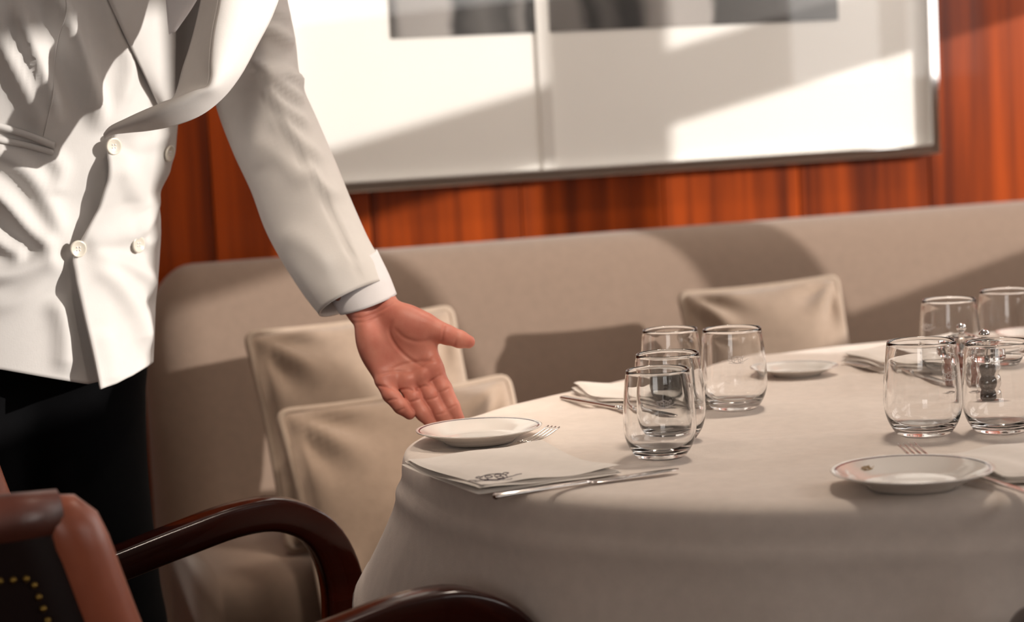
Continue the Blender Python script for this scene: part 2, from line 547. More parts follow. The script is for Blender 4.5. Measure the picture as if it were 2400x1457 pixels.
# ------------------------------------------------------------------ added fill lamps in the ceiling, out of view
def fill_lamp(loc, target, power, angle, label, soft=0.2):
    t = thing('fill_lamp', label, 'ceiling light', (loc[0], loc[1], ZC), 0, 'added fill lamps in the ceiling')
    v, f = lathe([(0.035, -0.002), (0.055, -0.004), (0.062, -0.001), (0.062, 0.0)], 32)
    mesh_obj('trim_ring', v, f, MT['chrome'], t)
    v, f = lathe([(0.0, -0.001), (0.036, -0.001)], 32)
    mesh_obj('lens', v, f, MT['white'], t)
    spot('fill_lamp_beam', (loc[0], loc[1], ZC-0.03), target, power, angle, 0.8, soft, (1.0, 0.86, 0.72))


for k, uu in enumerate((-0.55, 0.25, 1.05, 1.85)):
    a = wp(uu, 0.95, 0); b = wp(uu, 0.0, 0.95)
    fill_lamp(a, b, 36, 75, '%s added chrome fill lamp in the ceiling, washing the panelled wall' % ('leftmost', 'second from left', 'third from left', 'rightmost')[k])  # added row that lifts the shaded mat and wall

fill_lamp((0.62, 3.02), (0.48, 2.58, 0.75), 88, 62, 'added chrome fill lamp in the ceiling above the dining table')  # added to brighten the tabletop from above

fill_lamp((0.28, 1.40), (-0.14, 2.80, 1.00), 205, 20, 'added chrome fill lamp in the ceiling, aimed at the standing person')  # added fill for the sleeve and palm
fill_lamp((0.42, 3.20), (-0.28, 3.42, 0.62), 85, 32, 'added chrome fill lamp in the ceiling, aimed at the left pillows')  # added fill in place of sun on the pillows
fill_lamp((-0.75, 3.45), (-0.15, 2.60, 0.60), 75, 32, 'added chrome fill lamp in the ceiling between standing person and banquette', 0.3)  # added fill for the left side of the cloth skirt

# ------------------------------------------------------------------ picture
pic = thing('framed_photograph', 'very large framed black and white photograph with wide white mat on the wood wall', 'picture', wp(0, 0, 0))
u_r, z_b = on_wall(2190, 345, 0.03)
u_l0, z_b0 = on_wall(820, 432, 0.03)
zbm = (z_b+z_b0)/2
u_lft = on_wall(668, 430, 0.03)[0]
z_top = zbm+1.25
O = -np.array(wp(0, 0, 0))


def pbox(u0, u1, v0, v1, z0, z1):
    c, f = wbox(u0, u1, v0, v1, z0, z1)
    return [x+O for x in c], f


fw = 0.022
for (a, b, c, d) in ((u_lft, u_r, zbm-fw*0.7, zbm+fw*0.3), (u_lft, u_r, z_top-fw, z_top), (u_lft, u_lft+fw, zbm, z_top), (u_r-fw*0.5, u_r+fw*0.5, zbm-fw*0.7, z_top)):
    bevel(mesh_obj('frame_rail', *pbox(a, b, 0.002, 0.040, c, d), MT['chrome'], pic, smooth=False), 0.003)
mesh_obj('mount_board', *pbox(u_lft, u_r-0.005, 0.004, 0.016, zbm, z_top-0.005), MT['mat'], pic, smooth=False)
pu0, pz0 = on_wall(917, 84, 0.018); pu1, pz1 = on_wall(1965, 52, 0.018)
pz = (pz0+pz1)/2


def print_mat():
    m = bpy.data.materials.new('monochrome_print'); m.use_nodes = True
    nt = m.node_tree; b = nt.nodes['Principled BSDF']; b.inputs['Roughness'].default_value = 0.35
    tc = nt.nodes.new('ShaderNodeTexCoord')
    sx = nt.nodes.new('ShaderNodeSeparateXYZ'); nt.links.new(tc.outputs['Generated'], sx.inputs[0])
    def ramp(stops, src):
        r = nt.nodes.new('ShaderNodeValToRGB'); e = r.color_ramp.elements
        e[0].position, e[0].color = stops[0][0], (*stops[0][1], 1)
        e[1].position, e[1].color = stops[-1][0], (*stops[-1][1], 1)
        for p, c in stops[1:-1]:
            q = e.new(p); q.color = (*c, 1)
        nt.links.new(src, r.inputs[0]); return r
    nz = nt.nodes.new('ShaderNodeTexNoise'); nz.inputs['Scale'].default_value = 5.0; nz.inputs['Detail'].default_value = 3
    nt.links.new(tc.outputs['Generated'], nz.inputs['Vector'])
    ma = nt.nodes.new('ShaderNodeMath'); ma.operation = 'MULTIPLY_ADD'; ma.inputs[1].default_value = 0.10; ma.inputs[2].default_value = -0.05
    nt.links.new(nz.outputs['Fac'], ma.inputs[0])
    ad = nt.nodes.new('ShaderNodeMath'); ad.operation = 'ADD'
    nt.links.new(sx.outputs['X'], ad.inputs[0]); nt.links.new(ma.outputs[0], ad.inputs[1])
    g = lambda x, t=(1, 0.93, 0.88): (x**1.4*t[0], x**1.4*t[1], x**1.4*t[2])
    r = ramp([(0.0, g(.16)), (0.02, g(.42)), (0.11, g(.46)), (0.135, g(.06)), (0.16, g(.12)), (0.2, g(.2)), (0.255, g(.10)), (0.29, g(.3)), (0.31, g(.05)),
              (0.36, g(.30)), (0.40, g(.32)), (0.43, g(.05)), (0.46, g(.20)), (0.5, g(.06)), (0.53, g(.08)), (0.57, g(.40)), (0.62, g(.52)), (0.70, g(.5)), (0.715, g(.13)), (0.85, g(.16)), (1.0, g(.22))], ad.outputs[0])
    # warm orange spots in the print
    mx = r.outputs['Color']
    for cx, cz, rad in ((0.815, 0.18, 0.045), (0.90, 0.2, 0.035), (0.345, 0.12, 0.03)):
        vd = nt.nodes.new('ShaderNodeVectorMath'); vd.operation = 'DISTANCE'
        cb = nt.nodes.new('ShaderNodeCombineXYZ'); nt.links.new(sx.outputs['X'], cb.inputs[0])
        mz = nt.nodes.new('ShaderNodeMath'); mz.operation = 'MULTIPLY'; mz.inputs[1].default_value = 0.85
        nt.links.new(sx.outputs['Z'], mz.inputs[0]); nt.links.new(mz.outputs[0], cb.inputs[1])
        nt.links.new(cb.outputs[0], vd.inputs[0]); vd.inputs[1].default_value = (cx, cz*0.85, 0)
        rr = nt.nodes.new('ShaderNodeMapRange'); rr.inputs['From Min'].default_value = rad; rr.inputs['From Max'].default_value = rad*0.3
        nt.links.new(vd.outputs['Value'], rr.inputs['Value'])
        mm = nt.nodes.new('ShaderNodeMix'); mm.data_type = 'RGBA'
        nt.links.new(rr.outputs[0], mm.inputs['Factor']); nt.links.new(mx, mm.inputs['A']); mm.inputs['B'].default_value = (0.75, 0.34, 0.12, 1)
        mx = mm.outputs['Result']
    nt.links.new(mx, b.inputs['Base Color'])
    return m


cc = (pu1-pu0)
pm = mesh_obj('photo_print', [(0, 0, 0), (cc, 0, 0), (cc, 0, 0.85), (0, 0, 0.85), (0, 0.002, 0), (cc, 0.002, 0), (cc, 0.002, 0.85), (0, 0.002, 0.85)],
              [(0, 1, 2, 3), (4, 7, 6, 5), (0, 4, 5, 1), (1, 5, 6, 2), (2, 6, 7, 3), (3, 7, 4, 0)], print_mat(), pic, smooth=False)
pm.location = tuple(WU*pu0 + WN*0.0185 + np.array((0, 0, pz))); pm.rotation_euler = (0, 0, WA)
ju, _ = on_wall(1268, 300, 0.02); ju2, _ = on_wall(1298, 300, 0.02)
mesh_obj('pale_strip', *pbox(ju, ju2, 0.0165, 0.0215, zbm+0.004, z_top-0.02), MT['white'], pic, smooth=False)  # pale vertical strip across mat and print
gg = [wp(a, 0.030, z)+O for a, z in ((u_lft, zbm), (u_r, zbm), (u_r, z_top), (u_lft, z_top))]
mesh_obj('glazing', gg, [(0, 1, 2, 3)], MT['pglass'], pic, smooth=False)

# ------------------------------------------------------------------ banquette
BV = 0.129
u_end = (atD(318, 640, 3.9)-WP) @ WU
U_BR = U_R-0.32
bq = thing('banquette', 'long beige upholstered banquette with rounded back along the panelled wall', 'banquette', wp(0, 0, 0))
# backrest profile in (v, z): back plane, crest, front curve down to the seat
prof = spline([(0.045, 0.10), (0.045, 0.6), (0.050, 0.82), (0.065, 0.880), (0.105, 0.897), (0.145, 0.887), (0.185, 0.846), (0.215, 0.78), (0.245, 0.68), (0.272, 0.55), (0.290, 0.43), (0.30, 0.10)], 46)


def banq_back(u0, u1):
    us = np.concatenate((u0+0.11*(1-np.cos(np.linspace(0, np.pi/2, 14))), np.linspace(u0+0.16, u1, 24)))
    V = []
    for uu in us:
        t = min(1.0, (uu-u0)/0.11)
        sh = math.sqrt(max(0.0, 1-(1-t)**2))           # rounded end
        for v, z in prof:
            zc, vc = 0.50, 0.16
            V.append(wp(uu, vc+(v-vc)*(0.12+0.88*sh), z if z < 0.6 else 0.6+(z-0.6)*(0.35+0.65*sh))+O)
    F = grid_faces(len(us), len(prof), False, True)
    n = len(prof)
    F.append(tuple(range(n))); F.append(tuple((len(us)-1)*n+j for j in range(n))[::-1])
    return V, F


mesh_obj('backrest', *banq_back(u_end, U_BR), MT['beige'], bq)
sprof = [(0.20, 0.14), (0.20, 0.30), (0.24, 0.425), (0.45, 0.432), (0.66, 0.430), (0.715, 0.415), (0.735, 0.38), (0.735, 0.22), (0.73, 0.15), (0.70, 0.14)]
sp = spline(sprof, 40)
su = np.linspace(u_end+0.01, U_BR, 30)
V = [wp(a, v, z)+O for a in su for v, z in sp]
n = len(sp)
F = grid_faces(len(su), n, False, True) + [tuple(range(n)), tuple((len(su)-1)*n+j for j in range(n))[::-1]]
mesh_obj('seat', V, F, MT['beige'], bq)
mesh_obj('plinth', *(lambda c: ([x+O for x in c[0]], c[1]))(wbox(u_end+0.02, U_BR, 0.06, 0.68, 0.0, 0.15)), MT['framewood'], bq, smooth=False)


# ------------------------------------------------------------------ pillows
def pillow(cen, size, thick, xdir, ydir, label, seed, group='beige pillows on the banquette'):
    """square pillow: centre, edge length, thickness, its in-plane axes"""
    xd = np.array(xdir, float); xd /= np.linalg.norm(xd)
    yd = np.array(ydir, float); yd -= xd*(yd @ xd); yd /= np.linalg.norm(yd)
    nd = np.cross(xd, yd)
    rs = np.random.RandomState(seed)
    N = 40
    a = np.linspace(-1, 1, N)
    X, Y = np.meshgrid(a, a)
    pinch = 1-0.09*(1-X**2)*Y**2*0 - 0.0
    e = 1-0.10*(1-np.abs(X)**2.2); e2 = 1-0.10*(1-np.abs(Y)**2.2)
    PX = X*(1-0.035*(1-Y**2)*np.abs(X)**2)*size/2
    PY = Y*(1-0.035*(1-X**2)*np.abs(Y)**2)*size/2
    H = thick/2*((1-X**2)*(1-Y**2))**0.42
    wr = np.zeros_like(X)
    for cx, cy in ((-1, 1), (1, 1), (-1, -1), (1, -1)):      # wrinkles fanning from the corners
        r = np.hypot(X-cx, Y-cy); an = np.arctan2(Y-cy, X-cx)
        wr += 0.012*np.sin(an*9+rs.rand()*6)*np.exp(-((r-0.45)/0.28)**2)
    wr += 0.006*np.sin(3*X+4*Y+rs.rand()*6)*(1-X**2)*(1-Y**2)
    root = None
    def side(sg):
        Z = (H+wr*np.minimum(1, H/(thick*0.2)))*sg
        return [xd*PX.ravel()[i]+yd*PY.ravel()[i]+nd*Z.ravel()[i] for i in range(N*N)]
    Vt = side(1) + side(-1)
    Fs = grid_faces(N, N) + [tuple(i+N*N for i in q) for q in grid_faces(N, N, False, True)]
    # stitch the rims
    rim = [i for i in range(N)] + [i*N+N-1 for i in range(1, N)] + [(N-1)*N+i for i in range(N-2, -1, -1)] + [i*N for i in range(N-2, 0, -1)]
    for p, q in zip(rim, rim[1:]+rim[:1]):
        Fs.append((q, p, p+N*N, q+N*N))
    o = mesh_obj('pillow', Vt, Fs, MT['pillow'])
    o.location = tuple(cen)
    tag(o, label, 'pillow', group)
    path = [xd*PX.ravel()[i]*1.012+yd*PY.ravel()[i]*1.012 for i in rim]
    path = np.array(path)
    # soften corners
    for _ in range(3):
        path = (np.roll(path, 1, 0)+path*2+np.roll(path, -1, 0))/4
    path = np.vstack((path, path[:2]))
    v, f = tube(path, 0.0068, 8, False)
    mesh_obj('piping', v, f, MT['piping'], o)
    return o


def lean(px, py, d, size, thick, roll, tilt, yaw, label, seed):
    """pillow with its centre seen at px,py at depth d; roll in its plane, tilt back, yaw about z"""
    c = atD(px, py, d)
    up = np.array((0, 0, 1.0))
    xd = WU*math.cos(yaw)+(-WN)*math.sin(yaw)
    nb = np.cross(xd, up)                                  # towards the room... sign below
    yd = up*math.cos(tilt)+(-WN)*math.sin(tilt)
    x2 = xd*math.cos(roll)+yd*math.sin(roll)
    y2 = -xd*math.sin(roll)+yd*math.cos(roll)
    return pillow(c, size, thick, x2, y2, label, seed)


lean(872, 996, 3.62, 0.375, 0.16, math.radians(2), math.radians(20), math.radians(4), 'beige piped pillow leaning on the banquette behind the person\'s outstretched hand', 1)
lean(992, 1196, 3.42, 0.40, 0.16, math.radians(3), math.radians(24), math.radians(2), 'beige piped pillow in front of another pillow, lowest beside the tablecloth corner', 2)
lean(1812, 858, 3.92, 0.31, 0.16, math.radians(2), math.radians(18), math.radians(-6), 'shadowed beige pillow behind the tumblers in the middle of the table', 3)

# ------------------------------------------------------------------ table and cloth
TZ = 0.75
TC = np.array((0.60, 2.78))
edge_ctrl = [(-0.139, 2.576), (-0.120, 2.70), (-0.055, 2.84), (0.03, 2.955), (0.15, 3.09), (0.32, 3.25), (0.55, 3.38), (0.80, 3.42), (1.05, 3.36), (1.25, 3.18),
             (1.34, 2.95), (1.33, 2.70), (1.24, 2.48), (1.06, 2.29), (0.84, 2.165), (0.62, 2.105), (0.40, 2.095), (0.216, 2.125), (0.09, 2.19), (-0.02, 2.285), (-0.10, 2.42)]
ec = np.array(edge_ctrl + edge_ctrl[:1])
EN = 240
loop = spline(np.vstack((ec[-3:-1], ec, ec[1:3])), EN*3)
# resample by angle round TC so that the radius is one function of angle
ang = np.arctan2(loop[:, 1]-TC[1], loop[:, 0]-TC[0]); rad = np.hypot(loop[:, 0]-TC[0], loop[:, 1]-TC[1])
o_ = np.argsort(ang)
AN = np.linspace(-np.pi, np.pi, EN, endpoint=False)
ER = np.interp(AN, ang[o_], rad[o_], period=2*np.pi)
for _ in range(4): ER = (np.roll(ER, 1)+2*ER+np.roll(ER, -1))/4


def table_h(x, y):
    """gentle undulation and ironed creases of the cloth"""
    h = 0.0014*np.sin(5*x+23*y)*np.sin(7*x-3*y+1) + 0.0013*np.sin(70*(y-0.06*x)+1.4*np.sin(7*x+3*y)) + 0.0012*np.sin(41*(y+0.05*x)+1.1*np.sin(5*x+2))
    c1 = (x-0.44)*math.cos(-0.12)+(y-2.62)*math.sin(-0.12)
    c2 = -(x-0.44)*math.sin(0.25)+(y-2.52)*math.cos(0.25)
    h = h + 0.0016*np.exp(-(c1/0.006)**2) + 0.0016*np.exp(-(c2/0.006)**2)
    c3 = (x-0.13)*math.cos(-0.3)+(y-2.62)*math.sin(-0.3)
    h = h + 0.0013*np.exp(-(c3/0.006)**2)
    return h


def fold_amp(a):
    """skirt: outward flare per angle (a few soft folds)"""
    f = 0.0
    for c, w, h in ((-3.02, 0.24, 0.15), (-2.30, 0.08, 0.022), (-2.02, 0.07, 0.030), (-1.77, 0.06, 0.085), (-1.55, 0.07, 0.035), (-1.30, 0.13, 0.06), (-0.95, 0.2, 0.02), (-0.5, 0.14, 0.06), (0.1, 0.16, 0.06), (0.7, 0.15, 0.05), (1.3, 0.16, 0.06), (1.9, 0.15, 0.06), (2.5, 0.18, 0.05), (3.0, 0.12, 0.02)):
        d = (a-c+np.pi) % (2*np.pi)-np.pi
        f = f+h*np.exp(-(d/w)**2)
    return f


V = []
NR = 70
rows = []
for s in np.linspace(0.02, 1.0, NR):
    x = TC[0]+(ER*s)*np.cos(AN); y = TC[1]+(ER*s)*np.sin(AN)
    ed = 0.012*np.clip((s-0.975)/0.025, 0, 1)**2
    rows.append(np.stack((x, y, TZ+table_h(x, y)*np.clip((1-s)/0.05, 0, 1)-ed*0.4), 1))
FA = fold_amp(AN)
def hem(a):
    base = 0.30 + 0.05*np.cos(4*(a-0.6))
    d = (a+2.95+np.pi) % (2*np.pi)-np.pi
    return base + 0.26*np.exp(-((a+1.3)/0.8)**2) - 0.12*np.exp(-(d/0.33)**2)
HM = hem(AN)
for t in np.concatenate((np.linspace(0.0, 0.12, 9)[1:], np.linspace(0.12, 1.0, 34)[1:])):
    drop = HM*t
    rr = np.minimum(drop/0.030, 1.0)
    bulge = 0.009*np.sqrt(np.clip(1-(1-rr)**2, 0, 1))           # edge of table rounds over
    pad = 0.003*np.exp(-((drop-0.050)/0.008)**2)-0.003*np.clip((drop-0.05)/0.03, 0, 1)
    sw = np.clip((drop-0.03)/0.30, 0, 1.6)
    r = ER+bulge+pad+FA*sw**1.2+0.035*sw+0.0016*np.clip((drop-(HM-0.022))/0.002, 0, 1)
    x = TC[0]+r*np.cos(AN); y = TC[1]+r*np.sin(AN)
    rows.append(np.stack((x, y, TZ-0.004-drop), 1))
V = np.vstack(rows)
F = grid_faces(len(rows), EN, True)
V = np.vstack((V, [(TC[0], TC[1], TZ+0.0)]))
F += [(len(V)-1, j, (j+1) % EN) for j in range(EN)]
cloth = mesh_obj('tablecloth', V, F, MT['linen'])
tag(cloth, 'white linen tablecloth draped over the oval dining table', 'tablecloth')
solidify(cloth, 0.0012, -1)
table = thing('dining_table', 'oval dining table hidden under the white linen cloth', 'table', (TC[0], TC[1], 0))
V = [(r*0.985*math.cos(a), r*0.985*math.sin(a), z) for z in (TZ-0.045, TZ-0.008) for a, r in zip(AN, ER)]
F = grid_faces(2, EN, True) + [tuple(range(EN))[::-1], tuple(EN+j for j in range(EN))]
mesh_obj('tabletop', V, F, MT['framewood'], table, smooth=False)
v, f = lathe([(0.0, 0), (0.30, 0), (0.30, 0.025), (0.08, 0.05), (0.05, 0.12), (0.05, 0.66), (0.12, 0.705), (0.0, 0.705)], 40)
mesh_obj('pedestal', v, f, MT['framewood'], table)


# ------------------------------------------------------------------ emblem: crossed strokes, an oval and two letter shapes
def emblem_curves():
    C = []
    C.append([(-1.0, 0.05), (-0.6, -0.10), (0.2, -0.30), (0.55, -0.28)])
    C.append([(-0.85, -0.20), (-0.4, -0.28), (0.3, -0.20), (1.05, 0.10)])
    t = np.linspace(0, 2*np.pi, 26)
    C.append(list(zip(0.50*np.cos(t)-0.05, 0.34*np.sin(t)+0.02)))
    C.append([(-0.30, -0.16), (-0.30, 0.22), (-0.12, 0.22), (-0.06, 0.10), (-0.16, 0.02), (-0.30, 0.02)])
    C.append([(0.06, -0.16), (0.06, 0.22), (0.24, 0.22), (0.28, 0.12), (0.18, 0.04), (0.06, 0.04), (0.22, 0.02), (0.30, -0.08), (0.2, -0.16), (0.06, -0.16)])
    C.append([(0.35, 0.20), (0.48, 0.36), (0.62, 0.30), (0.50, 0.18), (0.42, 0.05)])
    C.append([(-0.55, 0.05), (-0.66, 0.22), (-0.52, 0.30), (-0.42, 0.16)])
    return C


def emblem(name, mapper, size, rad, material, parent):
    mb = MB()
    for c in emblem_curves():
        c = np.array(c)
        p = spline(c, max(14, len(c)*4)) if len(c) < 20 else c
        mb.add(tube([mapper(x*size, y*size) for x, y in p], rad, 5))
    return mb.build(name, material, parent)


# ------------------------------------------------------------------ plates
def plate_vf(R):
    k = R
    top = [(0.0, 0.055), (0.50, 0.055), (0.56, 0.062), (0.62, 0.085), (0.75, 0.145), (0.88, 0.195), (0.93, 0.212), (0.955, 0.219), (0.985, 0.226), (1.0, 0.222)]
    bot = [(0.995, 0.208), (0.96, 0.195), (0.85, 0.15), (0.70, 0.085), (0.60, 0.04), (0.565, 0.0), (0.535, 0.0), (0.52, 0.03), (0.0, 0.033)]
    pr = [(r*k, z*k) for r, z in top+bot]
    v, f = lathe(pr, 96)
    mi = []
    for i in range(len(pr)-1):
        mi += [1 if i in (6,) else 0]*96
    return v, f, mi


def plate(px, py, wpx, label, emb=False, rot=0.0, tilt=None):
    """plate whose base centre is seen at px,py and rim is wpx pixels wide"""
    c = atZ(px, py, TZ+0.001)
    d = (c-CAM) @ FWD
    R = wpx/2*d/FPX
    v, f, mi = plate_vf(R)
    o = mesh_obj('side_plate', v, f, None, None, True, [MT['china'], MT['navy']], mi)
    o.location = tuple(c+np.array((0, 0, 0.0008)))
    tag(o, label, 'plate', 'side plates on the table')
    if tilt: o.rotation_euler = tilt
    if emb:
        a0 = rot
        def mp(x, y):
            r = 0.74*R+y
            a = a0+x/r
            h = np.interp(r/R, [0.62, 0.75, 0.88], [0.085, 0.145, 0.195])*R+0.0004
            return (r*math.cos(a), r*math.sin(a), h)
        emblem('gold_emblem', lambda x, y: mp(-x, y), 0.0105, 0.0003, MT['gold'], o)
    return o


plate(1124, 1034, 297, 'white side plate with navy rim line by the person\'s fingertips', tilt=(0, 0, 0))
plate(2139, 1140, 379, 'white side plate with navy rim line and gold emblem, nearest the camera', True, math.radians(128))
plate(1868, 880, 196, 'white side plate at the far edge behind the middle tumblers')
plate(2420, 800, 190, 'white side plate at the far right behind the salt and pepper mills')

# ------------------------------------------------------------------ tumblers
OUT = [(0.0, 0.0), (0.27, 0.0), (0.315, 0.012), (0.355, 0.045), (0.40, 0.105), (0.45, 0.20), (0.485, 0.32), (0.50, 0.44), (0.495, 0.62), (0.482, 0.80), (0.458, 1.03), (0.435, 1.215)]
INN = [(0.422, 1.222), (0.412, 1.21), (0.436, 1.03), (0.459, 0.80), (0.472, 0.62), (0.476, 0.45), (0.462, 0.33), (0.42, 0.22), (0.36, 0.155), (0.28, 0.125), (0.15, 0.118), (0.0, 0.117)]


def tumbler(px, py, wpx, label, emb=None):
    c = atZ(px, py, TZ+0.001)
    d = (c-CAM) @ FWD
    W = wpx*d/FPX
    t = thing('tumbler', label, 'glass', c+np.array((0, 0, 0.0012)), 0, 'stemless tumblers on the table')
    os_ = spline(OUT[3:], 30); is_ = spline(INN[:-2], 26)
    prof_ = np.vstack((OUT[:3], os_, [(0.431, 1.224)], is_, INN[-2:]))
    v, f = lathe(prof_*W, 80)
    mesh_obj('bowl', v, f, MT['glassbase'], t)
    if emb is not None:
        def mp(x, y):
            h = 0.80*W+y
            r = float(np.interp(h/W, [0.62, 0.80, 1.03, 1.215], [0.496, 0.483, 0.459, 0.436]))*W+0.0003
            a = emb+x/r
            return (r*math.cos(a), r*math.sin(a), h)
        emblem('etched_emblem', mp, 0.0135*W/0.085, 0.00032, MT['etch'], t)
    return t


tumbler(1550, 1074, 171, 'clear tumbler nearest the napkin with the dark emblem, front of a pair', math.radians(-85))
tumbler(1573, 1035, 170, 'clear tumbler directly behind the frontmost tumbler of the left pair')
tumbler(1578, 952, 148, 'clear tumbler at back left of the four, before the napkin with dark knife')
tumbler(1723, 961, 157, 'clear etched tumbler beside the far white plate, in front of the pillow', math.radians(-88))
tumbler(2166, 1022, 183, 'clear tumbler just behind the fork of the nearest plate', math.radians(-55))
tumbler(2346, 1015, 176, 'clear tumbler in front of the pepper mill')
tumbler(2229, 876, 143, 'clear tumbler behind the salt mill, on the far right side', math.radians(-150))
tumbler(2366, 858, 146, 'clear tumbler at the right picture edge behind the pepper mill')


# ------------------------------------------------------------------ mills
def mill(px, py, hpx, fill, fname, label):
    c = atZ(px, py, TZ+0.001); d = (c-CAM) @ FWD
    H = hpx*d/FPX
    t = thing('spice_mill', label, 'mill', c+np.array((0, 0, 0.001)), 0, 'salt and pepper mills')
    body = spline([(0.0, 0.0), (0.20, 0.0), (0.215, 0.03), (0.21, 0.12), (0.185, 0.17), (0.215, 0.24), (0.205, 0.33), (0.18, 0.38), (0.21, 0.46), (0.205, 0.52), (0.20, 0.545)], 44)
    v, f = lathe(body*H, 48); mesh_obj('body', v, f, MT['acrylic'], t)
    head = spline([(0.0, 0.56), (0.19, 0.56), (0.20, 0.565), (0.25, 0.575), (0.295, 0.64), (0.29, 0.72), (0.235, 0.79), (0.13, 0.83), (0.07, 0.845), (0.0, 0.85)], 36)
    v, f = lathe(head*H, 48); mesh_obj('head', v, f, MT['glassbase'], t)
    core = spline([(0.0, 0.01), (0.125, 0.015), (0.13, 0.11), (0.11, 0.16), (0.14, 0.21), (0.145, 0.30), (0.11, 0.355), (0.14, 0.42), (0.135, 0.49), (0.0, 0.50)], 36)
    v, f = lathe(core*H, 32); mesh_obj(fname, v, f, fill, t)
    v, f = lathe(np.array([(0.0, 0.50), (0.035, 0.50), (0.035, 0.86), (0.0, 0.86)])*H, 20); mesh_obj('spindle', v, f, MT['steel'], t)
    v, f = lathe(np.array([(0.0, 0.545), (0.205, 0.545), (0.21, 0.55), (0.205, 0.558), (0.0, 0.558)])*H, 40); mesh_obj('collar', v, f, MT['chrome'], t)
    a = np.linspace(-np.pi/2, np.pi/2, 16)
    v, f = lathe(np.stack((0.075*np.cos(a), 0.925+0.075*np.sin(a)), 1)*H, 32); mesh_obj('knob', v, f, MT['chrome'], t)
    return t


mill(2257, 905, 148, MT['pink'], 'pink_salt', 'clear acrylic mill with chrome ball knob and pink salt')
mill(2311, 943, 172, MT['pepper'], 'peppercorns', 'clear acrylic mill with chrome ball knob and black peppercorns')


# ------------------------------------------------------------------ cutlery
def lay(pxa, pya, pxb, pyb, z=TZ+0.004):
    a = atZ(pxa, pya, z); b = atZ(pxb, pyb, z)
    L = np.linalg.norm(b-a); d = (b-a)/L
    return a, d, L, math.atan2(d[1], d[0])


def strip_mesh(xs, hw, zs, th):
    """flat bar along x with half widths hw, centre height zs, thickness th (rounded section)"""
    V = []
    n = 10
    for x, w, z, t in zip(xs, hw, zs, th):
        for j in range(n):
            a = 2*np.pi*j/n
            V.append((x, w*math.copysign(abs(math.cos(a))**0.7, math.cos(a)), z+t/2*math.sin(a)))
    F = grid_faces(len(xs), n, True)
    F.append(tuple(range(n))[::-1]); F.append(tuple((len(xs)-1)*n+j for j in range(n)))
    return V, F


def knife(a, b, label, z=TZ+0.005):
    p, d, L, rz = lay(*a, *b, z)
    t = thing('table_knife', label, 'knife', (p[0], p[1], z), rz, 'table knives')
    h = L*0.50
    xs = np.array([0, 0.004, 0.02, 0.25, 0.5, 0.8, 0.95, 1.0])*h
    mesh_obj('handle', *strip_mesh(xs, np.array([2, 4.8, 5.2, 4.8, 4.2, 3.8, 4.6, 4.0])*1e-3, np.full(8, 0.0015), np.array([3, 6, 7, 6.6, 6.0, 5.6, 6.2, 5])*1e-3), MT['steel'], t)
    s = np.linspace(0, 1, 16)
    w = np.interp(s, [0, 0.08, 0.3, 0.75, 0.93, 1.0], [4, 7.5, 9.5, 9.5, 6.5, 1.5])*1e-3
    v, f = strip_mesh(h+s*(L-h), w, np.full(16, 0.0005), np.interp(s, [0, 1], [2.6, 1.2])*1e-3)
    mesh_obj('blade', v, f, MT['steel'], t)
    return t


def fork(a, b, label, z=TZ+0.005, flip=False):
    """a = tip of the tines, b = end of the handle"""
    p, d, L, rz = lay(*a, *b, z)
    t = thing('table_fork', label, 'fork', (p[0], p[1], z), rz, 'table forks')
    tl = 0.052
    for k in range(4):
        y = (-1.5+k)*0.0066
        xs = np.linspace(0, tl, 8)
        zz = 0.0125*(1-xs/tl)**0.9+0.0032-0.003*np.sin(np.pi*xs/tl)
        V = []
        mesh_obj('tine', *(lambda vf: ([(q[0], q[1]+y, q[2]) for q in vf[0]], vf[1]))(strip_mesh(xs, np.interp(xs, [0, 0.008, tl], [0.6e-3, 1.4e-3, 1.9e-3]), zz, np.full(8, 0.0020))), MT['steel'], t)
    xs = np.array([0.050, 0.056, 0.066, 0.078, 0.088, 0.10, 0.13, 0.17])
    xs = np.append(xs, [L*0.97, L])
    w = np.array([11.2, 11.8, 12.0, 9.5, 5.0, 3.2, 3.4, 4.6, 6.0, 3.0])*1e-3
    zz = np.array([3.2, 2.2, 0.9, 0.3, 1.2, 2.6, 3.2, 2.6, 1.0, 0.8])*1e-3
    mesh_obj('handle', *strip_mesh(xs, w, zz, np.array([2.0, 2.1, 2.3, 2.6, 3.0, 3.4, 3.0, 2.6, 2.4, 1.8])*1e-3), MT['steel'], t)
    return t


knife((1158, 1167), (1590, 1099), 'polished table knife lying beside the napkin with the dark emblem')
fork((1300, 1028), (985, 1093), 'polished fork with tines showing between the near left plate and its napkin')
fork((2124, 1070), (2460, 1172), 'polished fork with tines showing behind the nearest plate')
knife((1318, 934), (1600, 985), 'dark-looking table knife beside the far napkin behind the left tumblers')
knife((1985, 852), (2290, 905), 'table knife beside the far right napkin behind the salt mill')


